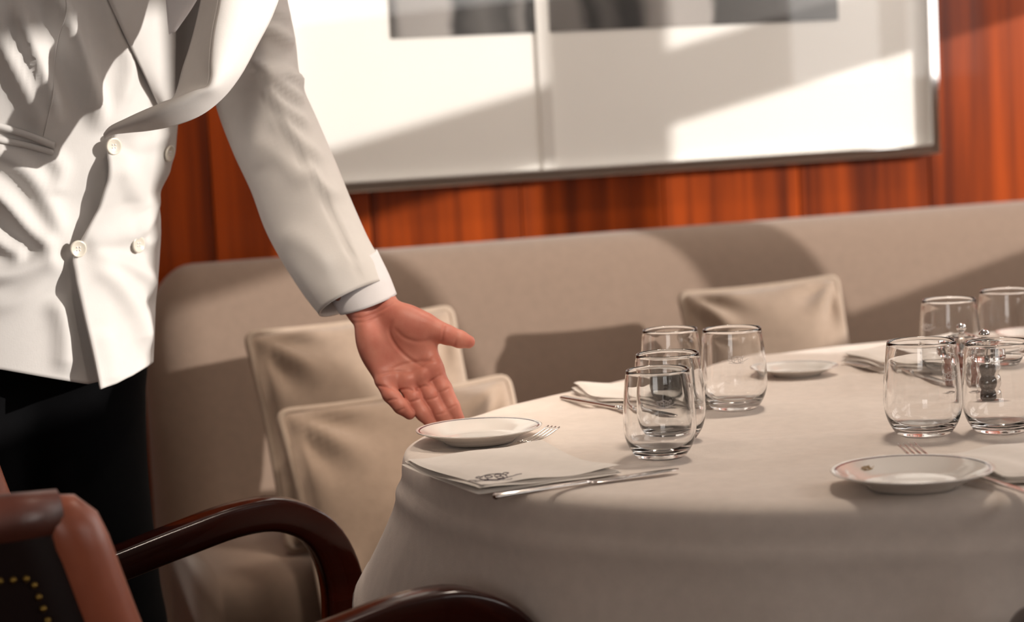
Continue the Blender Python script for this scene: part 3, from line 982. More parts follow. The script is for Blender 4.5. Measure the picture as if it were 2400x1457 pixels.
# ------------------------------------------------------------------ napkins
def napkin(corners, label, layers=4, h=0.016, seed=0, emb=None, lift=0.0):
    """folded napkin on the quad of four table points (px,py), round fold along the first edge"""
    rs = np.random.RandomState(seed)
    Q = np.array([atZ(x, y, TZ+h*0.85) for x, y in corners])
    c = Q.mean(0)
    N = 30
    mb = MB()
    def bil(a, b):
        return (Q[0]*(1-a)*(1-b)+Q[1]*a*(1-b)+Q[2]*a*b+Q[3]*(1-a)*b)-np.array((c[0], c[1], Q[0][2]))+np.array((0, 0, 0.0))
    th = h/layers
    for L in range(layers):
        sh = 1-0.035*L*0.6
        ph = rs.rand(6)*6.28
        A = np.linspace(0, 1, N)
        top = []; bot = []
        for b in A:
            for a in A:
                a2 = 0.5+(a-0.5)*(1-0.02*rs.rand()*0)*sh+0.004*math.sin(b*7+ph[0])*(abs(a-0.5)*2)**4
                b2 = 0.5+(b-0.5)*sh+0.008*math.sin(a*6+ph[1])*(abs(b-0.5)*2)**4
                p = bil(a2, b2)
                e = min(a, 1-a, b, 1-b)
                r = min(1.0, e/0.045)
                rnd = math.sqrt(max(0, 1-(1-r)**2))
                wob = 0.0020*math.sin(5*a+4*b+ph[2])+0.0013*math.sin(11*b-6*a+ph[3])
                curl = lift*((1-a)**5)*0.5
                zmid = 0.0025+th*(L+0.5)+wob*(L+1)/layers+curl
                top.append((p[0], p[1], zmid+th*0.48*rnd)); bot.append((p[0], p[1], zmid-th*0.48*rnd))
        n = len(mb.v)
        F = grid_faces(N, N)+[tuple(i+N*N for i in q) for q in grid_faces(N, N, False, True)]
        rim = [i for i in range(N)]+[i*N+N-1 for i in range(1, N)]+[(N-1)*N+i for i in range(N-2, -1, -1)]+[i*N for i in range(N-2, 0, -1)]
        for p_, q_ in zip(rim, rim[1:]+rim[:1]): F.append((q_, p_, p_+N*N, q_+N*N))
        mb.add((top+bot, F))
    o = mb.build('folded_napkin', MT['napkin'])
    o.location = (c[0], c[1], TZ)
    tag(o, label, 'napkin', 'folded white napkins')
    if emb is not None:
        ex, ey, sz, mx = emb
        P = atZ(ex, ey, Q[0][2]+h*0.5+0.002)
        dx = atZ(ex+60, ey-6, Q[0][2]+h*0.5+0.002)-P; dx /= np.linalg.norm(dx)
        dy = np.array((-dx[1], dx[0], 0))
        base = P-np.array((c[0], c[1], TZ))
        TP = np.array(top)
        def sew(x, y):
            p = base+dx*x+dy*y*1.3
            k = np.argsort((TP[:, 0]-p[0])**2+(TP[:, 1]-p[1])**2)[:4]
            return (p[0], p[1], TP[k, 2].mean()+0.0004)
        emblem('embroidery', sew, sz, 0.0004, MT['thread'], o)
    return o


napkin([(943, 1087), (1122, 1144), (1462, 1097), (1272, 1049)], 'folded white napkin with a dark embroidered emblem, nearest the hand', 3, 0.012, 1, (1160, 1112, 0.030, 0), 0.010)
napkin([(1336, 905), (1405, 936), (1690, 945), (1600, 897)], 'folded white napkin behind the left pair of tumblers', 3, 0.014, 2)
napkin([(2205, 1064), (2350, 1118), (2640, 1112), (2470, 1035)], 'folded white napkin touching the nearest plate at the right edge', 3, 0.012, 3)
napkin([(1968, 828), (2060, 852), (2330, 858), (2240, 785)], 'folded white napkin at the far side behind the salt mill', 3, 0.020, 4)


# ------------------------------------------------------------------ armchairs
def armchair(label, loc, rz, nails_all=True):
    t = thing('armchair', label, 'chair', loc, rz, 'leather armchairs with bent wooden arms')
    ZT, ZB = 0.815, 0.36
    def plan(u):                                       # outer plan curve, u 0..1 right wing -> back -> left wing
        a = -np.pi/2*1.0 - np.pi*u                     # from -90 deg round the back to +90
        c, s = math.cos(a), math.sin(a)
        e = 0.62
        return (-0.20+0.29*math.copysign(abs(c)**e, c), 0.335*math.copysign(abs(s)**e, s))
    def xfront(z):
        return float(np.interp(z, [0.36, 0.45, 0.50, 0.60, 0.70, 0.79, 0.815], [-0.07, -0.09, -0.11, -0.15, -0.18, -0.205, -0.215]))
    zs = np.concatenate((np.linspace(ZB, 0.72, 12), ZT-0.085+0.06*np.sin(np.linspace(0.2, np.pi/2, 7))))
    us = np.linspace(0, 1, 49)
    def shell_pt(u, z, inset):
        x, y = plan(u)
        # normal in plan
        x1, y1 = plan(min(1, u+1e-3)); x0, y0 = plan(max(0, u-1e-3))
        tx, ty = x1-x0, y1-y0; l = math.hypot(tx, ty)+1e-9
        nx, ny = ty/l, -tx/l                            # sign fixed below
        if nx*(x+0.1)+ny*y < 0: nx, ny = -nx, -ny
        rake = (0.80-z)*0.10
        if x > -0.2: pass
        xo, yo = x-nx*inset, y-ny*inset
        w = max(0.0, 1-min(u, 1-u)/0.22)
        xf = xfront(z)+0.20
        xo += xf*w + rake*(1-w)*0.6
        yo *= 1-0.10*(z-ZB)*0.2
        return np.array((xo, yo, z))
    V = []; nz = len(zs)
    prof = [(z, 0.0) for z in zs] + [(z, 0.062) for z in zs[::-1]]
    for u in us:
        for z, ins in prof:
            V.append(shell_pt(u, z, ins))
    n = len(prof)
    F = grid_faces(len(us), n, True, True)
    F.append(tuple(range(n))); F.append(tuple((len(us)-1)*n+j for j in range(n))[::-1])
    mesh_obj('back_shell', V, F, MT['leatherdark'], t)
    # thick lit roll round the edge
    corner = [shell_pt(u, 0.793, 0.026) for u in np.linspace(0.0, 1.0, 60)]
    low = [shell_pt(0, z, 0.026)+np.array((0.006, 0, 0)) for z in np.linspace(0.50, 0.778, 16)]
    lowl = [shell_pt(1, z, 0.026)+np.array((0.006, 0, 0)) for z in np.linspace(0.50, 0.786, 16)]
    for side in (low+[corner[0]*0.7+low[-1]*0.3+np.array((-0.004, 0, 0.004)), corner[0]*0.6+low[-1]*0.4+np.array((-0.022, 0, 0.012))], lowl+[corner[-1]*0.7+lowl[-1]*0.3+np.array((-0.004, 0, 0.004)), corner[-1]*0.6+lowl[-1]*0.4+np.array((-0.022, 0, 0.012))]):
        P = np.array(side)
        P[1:-1] = (P[:-2]+2*P[1:-1]+P[2:])/4
        rr = np.full(len(P), 0.034); rr[-1] = 0.020; rr[-2] = 0.030
        v, f = tube(P, rr, 18)
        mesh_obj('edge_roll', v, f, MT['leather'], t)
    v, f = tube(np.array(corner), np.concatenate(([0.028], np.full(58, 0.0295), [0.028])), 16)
    mesh_obj('top_roll', v, f, MT['leathershade'], t)
    # brass nails
    path = [shell_pt(0.0, z, -0.002)+np.array((-0.050, 0, 0)) for z in np.linspace(0.44, 0.742, 30)]
    path += [shell_pt(u, 0.744, -0.002) for u in np.linspace(0.055, 0.945, 90)]
    path += [shell_pt(1.0, z, -0.002)+np.array((-0.050, 0, 0)) for z in np.linspace(0.742, 0.44, 30)]
    P = np.array(path); s = np.concatenate(([0], np.cumsum(np.linalg.norm(np.diff(P, axis=0), axis=1))))
    me = None
    v, f = lathe([(0.0034, -0.001), (0.0032, 0.001), (0.0023, 0.0021), (0.0, 0.0026)], 8)
    for q in np.arange(0, s[-1], 0.0125):
        p = np.array([np.interp(q, s, P[:, k]) for k in range(3)])
        p2 = np.array([np.interp(min(q+0.01, s[-1]), s, P[:, k]) for k in range(3)])
        if me is None:
            o = mesh_obj('nail_head', v, f, MT['brass'], t); me = o.data
        else:
            o = bpy.data.objects.new('nail_head', me); COL.objects.link(o); o.parent = t
        nrm = Vector((p[0]+0.1, p[1], 0)).normalized() if abs(p[1]) < 0.25 else Vector((0.0, math.copysign(1, p[1]), 0))
        if abs(p[1]) < 0.25: nrm = Vector((min(p[0]+0.15, -0.05), p[1]*0.6, 0)).normalized()
        o.location = tuple(p); o.rotation_euler = nrm.to_track_quat('Z', 'Y').to_euler()
    # bent wooden arms with front legs
    for sg in (-1, 1):
        pth = spline([(-0.20, 0, 0.575), (-0.06, 0, 0.596), (0.07, 0, 0.626), (0.155, 0, 0.643), (0.210, 0, 0.641), (0.260, 0, 0.613), (0.288, 0, 0.558), (0.292, 0, 0.48), (0.276, 0, 0.38), (0.265, 0, 0.2), (0.258, 0, 0.0)], 60)
        pth[:, 1] = sg*(0.305+0.012*np.clip(pth[:, 0]*3, -1, 1))
        hs = np.interp(np.arange(60), [0, 20, 33, 45, 59], [0.040, 0.042, 0.052, 0.052, 0.032])
        v, f = sweep_rect(pth, 0.046, hs, (0, 1, 0), 0.13)
        mesh_obj('arm', v, f, MT['chairwood'], t)
        v, f = sweep_rect(spline([(-0.36, sg*0.25, 0.40), (-0.39, sg*0.25, 0.2), (-0.43, sg*0.25, 0.0)], 12), 0.036, np.linspace(0.045, 0.030, 12), (0, 1, 0), 0.2)
        mesh_obj('leg', v, f, MT['chairwood'], t)
    N = 24
    a = np.linspace(-1, 1, N); X, Y = np.meshgrid(a, a)
    H = 0.035*((1-np.abs(X)**4)*(1-np.abs(Y)**4))**0.5
    top = [(-0.07+0.31*x, 0.265*y, 0.445+h) for x, y, h in zip(X.ravel(), Y.ravel(), H.ravel())]
    bot = [(-0.07+0.31*x, 0.265*y, 0.40) for x, y in zip(X.ravel(), Y.ravel())]
    F = grid_faces(N, N)+[tuple(i+N*N for i in q) for q in grid_faces(N, N, False, True)]
    rim = [i for i in range(N)]+[i*N+N-1 for i in range(1, N)]+[(N-1)*N+i for i in range(N-2, -1, -1)]+[i*N for i in range(N-2, 0, -1)]
    for p_, q_ in zip(rim, rim[1:]+rim[:1]): F.append((q_, p_, p_+N*N, q_+N*N))
    mesh_obj('seat', top+bot, F, MT['leatherdark'], t)
    v, f = box_vf(-0.38, 0.27, -0.275, 0.275, 0.345, 0.405)
    bevel(mesh_obj('seat_rail', v, f, MT['chairwood'], t, smooth=False), 0.006)
    return t


ch_rz = math.atan2(0.405, 0.915)
d_ = np.array((0.915, 0.405)); mid = np.array((-0.189, 2.475))
org = mid - d_*0.22
armchair('brown leather armchair with nail trim and bent wooden arms, before the standing person', (org[0], org[1], 0), ch_rz)
armchair('second leather armchair, only its dark arm showing in the lower right corner', (0.835, 1.80, 0), math.radians(94)).scale = (1.0, 1.0, 1.0)


# ------------------------------------------------------------------ the waiter
def surface_nets(fn, lo, hi, h):
    lo = np.array(lo, float); hi = np.array(hi, float)
    n = np.ceil((hi-lo)/h).astype(int)+1
    ax = [lo[k]+h*np.arange(n[k]) for k in range(3)]
    G = fn(ax[0][:, None, None], ax[1][None, :, None], ax[2][None, None, :]).astype(np.float32)
    nx, ny, nz = G.shape
    S = G < 0
    cx, cy, cz = nx-1, ny-1, nz-1
    acc = np.zeros((cx, cy, cz, 3), np.float32); cnt = np.zeros((cx, cy, cz), np.int16)
    for axis in range(3):
        sl0 = [slice(None)]*3; sl1 = [slice(None)]*3
        sl0[axis] = slice(0, -1); sl1[axis] = slice(1, None)
        a, b = G[tuple(sl0)], G[tuple(sl1)]
        cr = S[tuple(sl0)] != S[tuple(sl1)]
        t = np.where(cr, a/(a-b+1e-20), 0)
        o1, o2 = [k for k in range(3) if k != axis]
        for d1 in (0, 1):
            for d2 in (0, 1):
                sl = [slice(None)]*3
                sl[o1] = slice(d1, d1+(cx, cy, cz)[o1]); sl[o2] = slice(d2, d2+(cx, cy, cz)[o2])
                c = cr[tuple(sl)]
                pos = np.zeros(c.shape+(3,), np.float32)
                pos[..., axis] = t[tuple(sl)]; pos[..., o1] = d1; pos[..., o2] = d2
                acc += pos*c[..., None]; cnt += c
    act = cnt > 0
    idx = -np.ones(act.shape, np.int64); idx[act] = np.arange(act.sum())
    I = np.argwhere(act)
    V = lo + h*(I + acc[act]/cnt[act][:, None])
    F = []
    for axis in range(3):
        sl0 = [slice(None)]*3; sl1 = [slice(None)]*3
        sl0[axis] = slice(0, -1); sl1[axis] = slice(1, None)
        s0, s1 = S[tuple(sl0)], S[tuple(sl1)]
        E = np.argwhere(s0 != s1)
        o1, o2 = [(1, 2), (2, 0), (0, 1)][axis]
        ok = (E[:, o1] > 0) & (E[:, o2] > 0) & (E[:, o1] < (cx, cy, cz)[o1]) & (E[:, o2] < (cx, cy, cz)[o2])
        E = E[ok]
        fl = s0[tuple(E.T)]
        q = []
        for d1, d2 in ((1, 1), (0, 1), (0, 0), (1, 0)):
            c = E.copy(); c[:, o1] -= d1; c[:, o2] -= d2
            q.append(idx[tuple(c.T)])
        q = np.stack(q, 1)
        q[~fl] = q[~fl][:, ::-1]
        F.append(q)
    return V, np.vstack(F)


def cone(x, y, z, a, b, r1, r2):
    a = np.array(a, float); b = np.array(b, float)
    d = b-a; L2 = d @ d
    t = np.clip(((x-a[0])*d[0]+(y-a[1])*d[1]+(z-a[2])*d[2])/L2, 0, 1)
    return np.sqrt((x-a[0]-t*d[0])**2+(y-a[1]-t*d[1])**2+(z-a[2]-t*d[2])**2)-(r1+t*(r2-r1))


def ell(x, y, z, c, r, rot=0.0):
    X, Y, Z = x-c[0], y-c[1], z-c[2]
    if rot:
        cs, sn = math.cos(rot), math.sin(rot)
        X, Y = X*cs+Y*sn, -X*sn+Y*cs
    k0 = np.sqrt((X/r[0])**2+(Y/r[1])**2+(Z/r[2])**2)
    return (k0-1)*min(r)


def smin(a, b, k):
    h = np.clip(0.5+0.5*(b-a)/k, 0, 1)
    return b+(a-b)*h-k*h*(1-h)


HD = 2.77                                   # depth of the hand
HM_ = HD/FPX
HX0, HY0 = 960.0, 850.0


def hp(px, py, w=0.0):
    """hand-local metres from the place seen in the photograph; w towards the viewer"""
    return ((px-HX0)*HM_, -(py-HY0)*HM_, w)


def slope_w(py):
    return (py-716)*HM_*0.30


def hand_sdf(x, y, z):
    m = HM_
    W = lambda px, py, e=0.0: hp(px, py, slope_w(py)+e)
    # forearm and wrist (oval)
    d = cone(x, y, z, W(752, 612), W(846, 724), 36*m, 36*m)
    d = smin(d, cone(x, y, z, W(786, 590), W(893, 707), 34*m, 35*m), 0.012)
    # metacarpals
    for (ax, ay, bx, by, r1, r2, w0, w1) in ((862, 745, 901, 886, 29, 19, 0.002, 0.000), (872, 735, 945, 893, 27, 19, 0.0, -0.004),
                                        (888, 726, 987, 886, 27, 19, 0.0, -0.005), (900, 720, 1018, 868, 26, 20, 0.0, -0.003)):
        d = smin(d, cone(x, y, z, W(ax, ay, w0), W(bx, by, w1), r1*m, r2*m), 0.013)
    # heel pads
    d = smin(d, ell(x, y, z, W(872, 806, 0.007), (33*m, 66*m, 0.016), math.radians(16)), 0.012)
    d = smin(d, ell(x, y, z, W(962, 765, 0.013), (64*m, 44*m, 0.018), math.radians(-38)), 0.012)
    # pads under the fingers
    for px, py in ((915, 880), (957, 886), (993, 876), (1020, 858)):
        d = smin(d, ell(x, y, z, W(px, py, 0.007), (21*m, 22*m, 0.011)), 0.009)
    # fingers: joints with radii in pixels, w offsets
    def chain(pts, k):
        dd = None
        for (a, b) in zip(pts[:-1], pts[1:]):
            c = cone(x, y, z, W(a[0], a[1], a[3]), W(b[0], b[1], b[3]), a[2]*m, b[2]*m)
            dd = c if dd is None else smin(dd, c, 0.003)
        return dd
    fingers = [
        [(903, 893, 18.5, 0.004), (921, 921, 20, 0.010), (944, 948, 17.5, 0.011), (964, 966, 13.0, 0.006)],
        [(948, 893, 18, -0.002), (973, 929, 20, 0.003), (996, 965, 18.0, 0.003), (1018, 991, 14, -0.002)],
        [(990, 886, 18.5, -0.003), (1013, 925, 20.5, 0.003), (1038, 965, 18.5, 0.003), (1058, 991, 14.5, -0.002)],
        [(1021, 866, 19, -0.002), (1041, 908, 20.5, 0.003), (1062, 950, 18.5, 0.003), (1078, 980, 14.0, -0.001)],
    ]
    fd = None
    for p in fingers:
        c = chain(p, 0)
        fd = c if fd is None else smin(fd, c, 0.0016)
    d = smin(d, fd, 0.006)
    th = chain([(918, 735, 30, 0.006), (1000, 762, 27, 0.014), (1050, 784, 23.0, 0.014), (1079, 794, 20.5, 0.012), (1099, 800, 15.5, 0.010)], 0)
    d = smin(d, th, 0.010)
    # web between thumb and index
    d = smin(d, cone(x, y, z, W(1000, 790, 0.002), W(1012, 840, 0.0), 17*m, 18*m), 0.010)
    # hollow of the palm
    hollow = ell(x, y, z, W(938, 838, 0.034), (52*m, 56*m, 0.018), math.radians(-25))
    k = 0.014
    h = np.clip(0.5-0.5*(d+hollow)/k, 0, 1)
    d = d+(-hollow-d)*h+k*h*(1-h)
    return d


def seg_groove(px, py, polys):
    """sum of gaussian grooves along polylines in photograph pixels; each (points, width, depth)"""
    out = np.zeros_like(px)
    for pts, w, dep in polys:
        P = spline(np.array(pts, float), 24)
        best = np.full_like(px, 1e9); tt = np.zeros_like(px)
        for i in range(len(P)-1):
            a, b = P[i], P[i+1]; dd = b-a; L2 = dd @ dd+1e-9
            t = np.clip(((px-a[0])*dd[0]+(py-a[1])*dd[1])/L2, 0, 1)
            D = (px-a[0]-t*dd[0])**2+(py-a[1]-t*dd[1])**2
            k = D < best
            best = np.where(k, D, best); tt = np.where(k, (i+t)/(len(P)-1), tt)
        tap = np.clip(np.minimum(tt, 1-tt)/0.18, 0, 1)
        out += dep*tap*np.exp(-best/(w*w))
    return out


def vnormals(V, F):
    V = np.asarray(V); F = np.asarray(F)
    a, b, c, d = (V[F[:, k]] for k in range(4))
    fn = np.cross(c-a, d-b)
    N = np.zeros_like(V)
    for k in range(4): np.add.at(N, F[:, k], fn)
    return N/(np.linalg.norm(N, axis=1)[:, None]+1e-12)


hv, hf = surface_nets(hand_sdf, (-0.115, -0.098, -0.085), (0.100, 0.165, 0.085), 0.0013)
# tidy the little terraces
adj_n = np.zeros(len(hv)); adj = np.zeros_like(hv)
for _ in range(3):
    adj[:] = 0; adj_n[:] = 0
    for a, b in ((0, 1), (1, 2), (2, 3), (3, 0)):
        np.add.at(adj, hf[:, a], hv[hf[:, b]]); np.add.at(adj_n, hf[:, a], 1)
        np.add.at(adj, hf[:, b], hv[hf[:, a]]); np.add.at(adj_n, hf[:, b], 1)
    hv = hv*0.5+0.5*adj/adj_n[:, None]
hpx, hpy = hv[:, 0]/HM_+HX0, HY0-hv[:, 1]/HM_
hn = vnormals(hv, hf)
creases = [
    ([(925, 745), (915, 775), (935, 815), (975, 848), (1010, 862)], 4.0, 0.0016),
    ([(1014, 793), (985, 800), (950, 790), (925, 765)], 5.0, 0.0009),
    ([(1030, 842), (990, 845), (950, 852), (915, 865)], 4.0, 0.0013),
    ([(885, 878), (925, 868), (965, 868), (1000, 845), (1020, 825)], 4.0, 0.0012),
    ([(884, 902), (905, 902), (925, 906), (940, 916)], 3.2, 0.0018),
    ([(938, 912), (958, 908), (975, 912)], 3.0, 0.0016),
    ([(975, 912), (995, 902), (1010, 900)], 3.0, 0.0016),
    ([(1005, 898), (1022, 884), (1042, 874)], 3.2, 0.0016),
    ([(912, 936), (925, 932), (940, 930)], 2.6, 0.0011), ([(930, 960), (945, 955), (956, 950)], 2.4, 0.0008),
    ([(962, 940), (978, 934), (990, 930)], 2.6, 0.0011), ([(1000, 934), (1018, 930), (1032, 924)], 2.6, 0.0011),
    ([(1026, 918), (1044, 912), (1058, 904)], 2.6, 0.0011), ([(1022, 968), (1040, 964), (1054, 958)], 2.4, 0.0008), ([(1046, 956), (1062, 950), (1076, 942)], 2.4, 0.0008),
    ([(1044, 756), (1040, 780), (1036, 800)], 3.2, 0.0009), ([(1076, 776), (1070, 795), (1064, 812)], 2.8, 0.0007),
    ([(818, 745), (860, 742), (905, 722), (930, 706)], 3.2, 0.0010), ([(822, 757), (865, 752), (905, 735)], 3.0, 0.0007),
]
g = seg_groove(hpx, hpy, creases)*np.clip(hn[:, 2]*1.6, 0, 1)
hv = hv - hn*g[:, None]
HO = CAM + ray(HX0, HY0)*HD
VF = -FWD


def hand_world(P):
    return HO[None]+P[:, 0:1]*RT[None]+P[:, 1:2]*UP[None]+P[:, 2:3]*VF[None]


hand_w = hand_world(hv)

# body under the clothes (coarse), in world space
sh_l = atD(560, -85, 2.87); sh_r = atD(-180, -95, 2.86); pel = atD(20, 900, 2.90)
el_l = atD(655, 365, 2.855); wr_l = atD(838, 660, 2.79)
chest = (sh_l+sh_r)/2*0.75+pel*0.25+np.array((0, 0.02, 0))
neck = (sh_l+sh_r)/2+np.array((0.02, 0.0, 0.085))
head = neck+np.array((0.05, -0.04, 0.17))
el_r = atD(-330, 330, 2.98); wr_r = atD(-60, 560, 3.14)
fdir = np.array((0.55, -0.83, 0.0))                     # the way he faces
sdir = np.array((0.83, 0.55, 0.0))
hip_l = pel+sdir*0.09; hip_r = pel-sdir*0.09
def foot(h, k): return np.array((h[0]+sdir[0]*0.02*k, h[1]+sdir[1]*0.02*k+0.02, 0.09))
ft_l, ft_r = foot(hip_l, 1), foot(hip_r, -1)
kn_l = (hip_l+ft_l)/2+fdir*0.02; kn_r = (hip_r+ft_r)/2+fdir*0.02


def body_sdf(x, y, z):
    d = cone(x, y, z, pel-sdir*0.05, pel+sdir*0.05, 0.072, 0.072)
    d = smin(d, cone(x, y, z, pel+np.array((0, 0.02, 0.1)), chest+np.array((0, 0.02, -0.03)), 0.095, 0.10), 0.05)
    d = smin(d, cone(x, y, z, chest-sdir*0.07, chest+sdir*0.07, 0.09, 0.09), 0.06)
    d = smin(d, cone(x, y, z, sh_r, sh_l, 0.030, 0.030), 0.06)
    d = smin(d, cone(x, y, z, neck-np.array((0, 0, 0.06)), head-np.array((0, 0, 0.06)), 0.055, 0.052), 0.03)
    for s, e, w in ((sh_l, el_l, wr_l), (sh_r, el_r, wr_r)):
        d = smin(d, cone(x, y, z, s, e, 0.036, 0.034), 0.03)
        d = smin(d, cone(x, y, z, e, w, 0.036, 0.026), 0.02)
    for h, k, f in ((hip_l, kn_l, ft_l), (hip_r, kn_r, ft_r)):
        d = smin(d, cone(x, y, z, h, k, 0.070, 0.055), 0.03)
        d = smin(d, cone(x, y, z, k, f, 0.055, 0.038), 0.02)
        d = smin(d, cone(x, y, z, f+np.array((0, 0, -0.05)), f+fdir*0.14+np.array((0, 0, -0.055)), 0.036, 0.028), 0.02)
    # head
    X = (x-head[0])*sdir[0]+(y-head[1])*sdir[1]; Y = (x-head[0])*fdir[0]+(y-head[1])*fdir[1]; Z = z-head[2]
    hd = ell(X, Y, Z, (0, 0, 0.03), (0.074, 0.092, 0.098))
    hd = smin(hd, ell(X, Y, Z, (0, 0.03, -0.055), (0.055, 0.060, 0.060)), 0.03)
    hd = smin(hd, cone(X, Y, Z, (0, 0.088, 0.015), (0, 0.108, -0.022), 0.008, 0.013), 0.010)
    for s in (-1, 1):
        hd = smin(hd, ell(X, Y, Z, (s*0.076, -0.005, 0.0), (0.009, 0.020, 0.032)), 0.006)
        ec_ = ell(X, Y, Z, (s*0.030, 0.096, 0.018), (0.016, 0.012, 0.010)); k = 0.008
        h = np.clip(0.5-0.5*(hd+ec_)/k, 0, 1); hd = hd+(-ec_-hd)*h+k*h*(1-h)
        hd = smin(hd, ell(X, Y, Z, (s*0.030, 0.080, 0.018), (0.011, 0.011, 0.011)), 0.003)
    hd = smin(hd, ell(X, Y, Z, (0, 0.086, -0.052), (0.024, 0.008, 0.006)), 0.006)
    hd = smin(hd, ell(X, Y, Z, (0, 0.084, -0.064), (0.020, 0.008, 0.006)), 0.005)
    return smin(d, hd, 0.012)


allp = np.array([sh_l, sh_r, pel, el_l, wr_l, el_r, wr_r, ft_l, ft_r, head])
bv, bf = surface_nets(body_sdf, allp.min(0)-np.array((0.16, 0.26, 0.10)), allp.max(0)+np.array((0.18, 0.20, 0.16)), 0.0085)

# second hand: the same one mirrored, resting behind his back
mir = hv.copy(); mir[:, 0] *= -1
fwd_dir = (wr_r-el_r)/np.linalg.norm(wr_r-el_r)
cw = np.array(hp(868, 660)); cw[0] *= -1
ya = -fwd_dir; za = np.array((0, 1.0, 0)); xa = np.cross(ya, za); xa /= np.linalg.norm(xa); za = np.cross(xa, ya)
loc = mir-cw
hand2 = (wr_r-fwd_dir*0.04)[None]+loc[:, 0:1]*xa[None]+loc[:, 1:2]*ya[None]+loc[:, 2:3]*za[None]
allV = np.vstack((bv, hand_w, hand2))
allF = np.vstack((bf, hf+len(bv), hf[:, ::-1]+len(bv)+len(hand_w)))
waiter = mesh_obj('person', allV, allF, MT['skin'])
tag(waiter, 'person in white double-breasted jacket and black trousers, open hand held over a plate', 'person')

# trousers
def trouser_sdf(x, y, z):
    d = cone(x, y, z, pel-sdir*0.09+np.array((0, 0, 0.05)), pel+sdir*0.09+np.array((0, 0, 0.05)), 0.104, 0.104)
    for h, k, f in ((hip_l, kn_l, ft_l), (hip_r, kn_r, ft_r)):
        d = smin(d, cone(x, y, z, h, k, 0.104, 0.085), 0.03)
        d = smin(d, cone(x, y, z, k, f+np.array((0, 0, -0.03)), 0.085, 0.088), 0.02)
    d = d + 0.004*np.sin(14*z+9*x)*np.sin(20*x+4*z)
    return np.maximum(d, 0.045-z+0*x)


tv, tf = surface_nets(trouser_sdf, (pel[0]-0.30, pel[1]-0.28, 0.02), (pel[0]+0.32, pel[1]+0.28, pel[2]+0.22), 0.009)
mesh_obj('trousers', tv, tf, MT['trousers'], waiter)
for f in (ft_l, ft_r):
    def shoe_sdf(x, y, z, f=f):
        d = cone(x, y, z, f+np.array((0, 0, -0.045)), f+fdir*0.16+np.array((0, 0, -0.055)), 0.046, 0.034)
        d = smin(d, cone(x, y, z, f+np.array((0, 0, -0.04)), f+np.array((0, 0, 0.02)), 0.046, 0.045), 0.03)
        return np.maximum(d, -z+0*x)
    sv, sf = surface_nets(shoe_sdf, f-np.array((0.26, 0.26, 0.12)), f+np.array((0.26, 0.26, 0.10)), 0.007)
    mesh_obj('shoe', sv, sf, MT['shoe'], waiter)
# hair
def hair_sdf(x, y, z):
    X = (x-head[0])*sdir[0]+(y-head[1])*sdir[1]; Y = (x-head[0])*fdir[0]+(y-head[1])*fdir[1]; Z = z-head[2]
    d = ell(X, Y, Z, (0, -0.006, 0.036), (0.081, 0.098, 0.102))
    return np.maximum(d, np.minimum(1e3, (Y-0.055)*0.8+(0.06-Z)*0.75))
sv, sf = surface_nets(hair_sdf, head-0.17, head+0.19, 0.006)
mesh_obj('hair', sv, sf, MT['hair'], waiter)

# ---- jacket body: an oval tube that follows the silhouette
XRT = [(-420, 560), (-170, 555), (-80, 440), (-20, 408), (0, 408), (250, 407), (300, 409), (380, 403), (430, 386), (475, 364), (540, 369), (650, 366), (750, 357), (845, 353), (920, 352)]
XLT = [(-420, -260), (0, -335), (400, -330), (905, -335)]
HEMR = [(-400, 845), (0, 865), (120, 886), (205, 900), (240, 892), (290, 870), (356, 834), (420, 834)]
MPP = 2.92/FPX
KSH = math.tan(math.radians(24))


def smooth_tab(tab, x, r=14):
    return sum(interp(tab, np.asarray(x, float)+o) for o in (-r, -r/2, 0, r/2, r))/5


def ring(px, py, front=True):
    """depth and outward normal (px-plane, depth) of the jacket tube at px,py"""
    xr, xl = smooth_tab(XRT, py), smooth_tab(XLT, py)
    xc, w = (xr+xl)/2, (xr-xl)/2
    c = np.clip((px-xc)/w, -1, 1)
    s = np.sqrt(np.maximum(1-c*c, 1e-6))
    b = 0.125
    Dc = 2.845-(900-py)*5e-5
    d = Dc-(b*s if front else -b*s)+KSH*(px-xc)*MPP*0.55
    return d, c, s


# tension folds: (crest points, width, height), light comes from the right so the far side of a crest goes dark
FOLDS_R = [
    ([(-60, -60), (10, 110), (75, 240), (110, 330)], 26, 0.0170),
    ([(30, 0), (58, 66), (105, 190), (140, 300)], 22, 0.0221),
    ([(100, -60), (168, 84), (205, 200), (240, 312)], 24, 0.0238),
    ([(225, -80), (262, 60), (300, 150), (262, 300)], 20, 0.0102),
    ([(-80, 400), (0, 460), (70, 540), (140, 596)], 24, 0.0221),
    ([(-80, 330), (60, 400), (120, 500), (150, 588)], 28, 0.0170),
    ([(-60, 520), (20, 580), (60, 600)], 20, 0.0136),
    ([(-80, 640), (20, 640), (90, 612), (148, 592)], 26, 0.0170),
    ([(-60, 720), (40, 700), (110, 640), (150, 600)], 26, 0.0085),
    ([(110, 350), (140, 400), (125, 460)], 22, 0.0102),
    ([(130, 690), (150, 780), (150, 880)], 24, 0.0102),
]


def folds(px, py, F):
    return -seg_groove(np.asarray(px, float), np.asarray(py, float), F)*-1.0


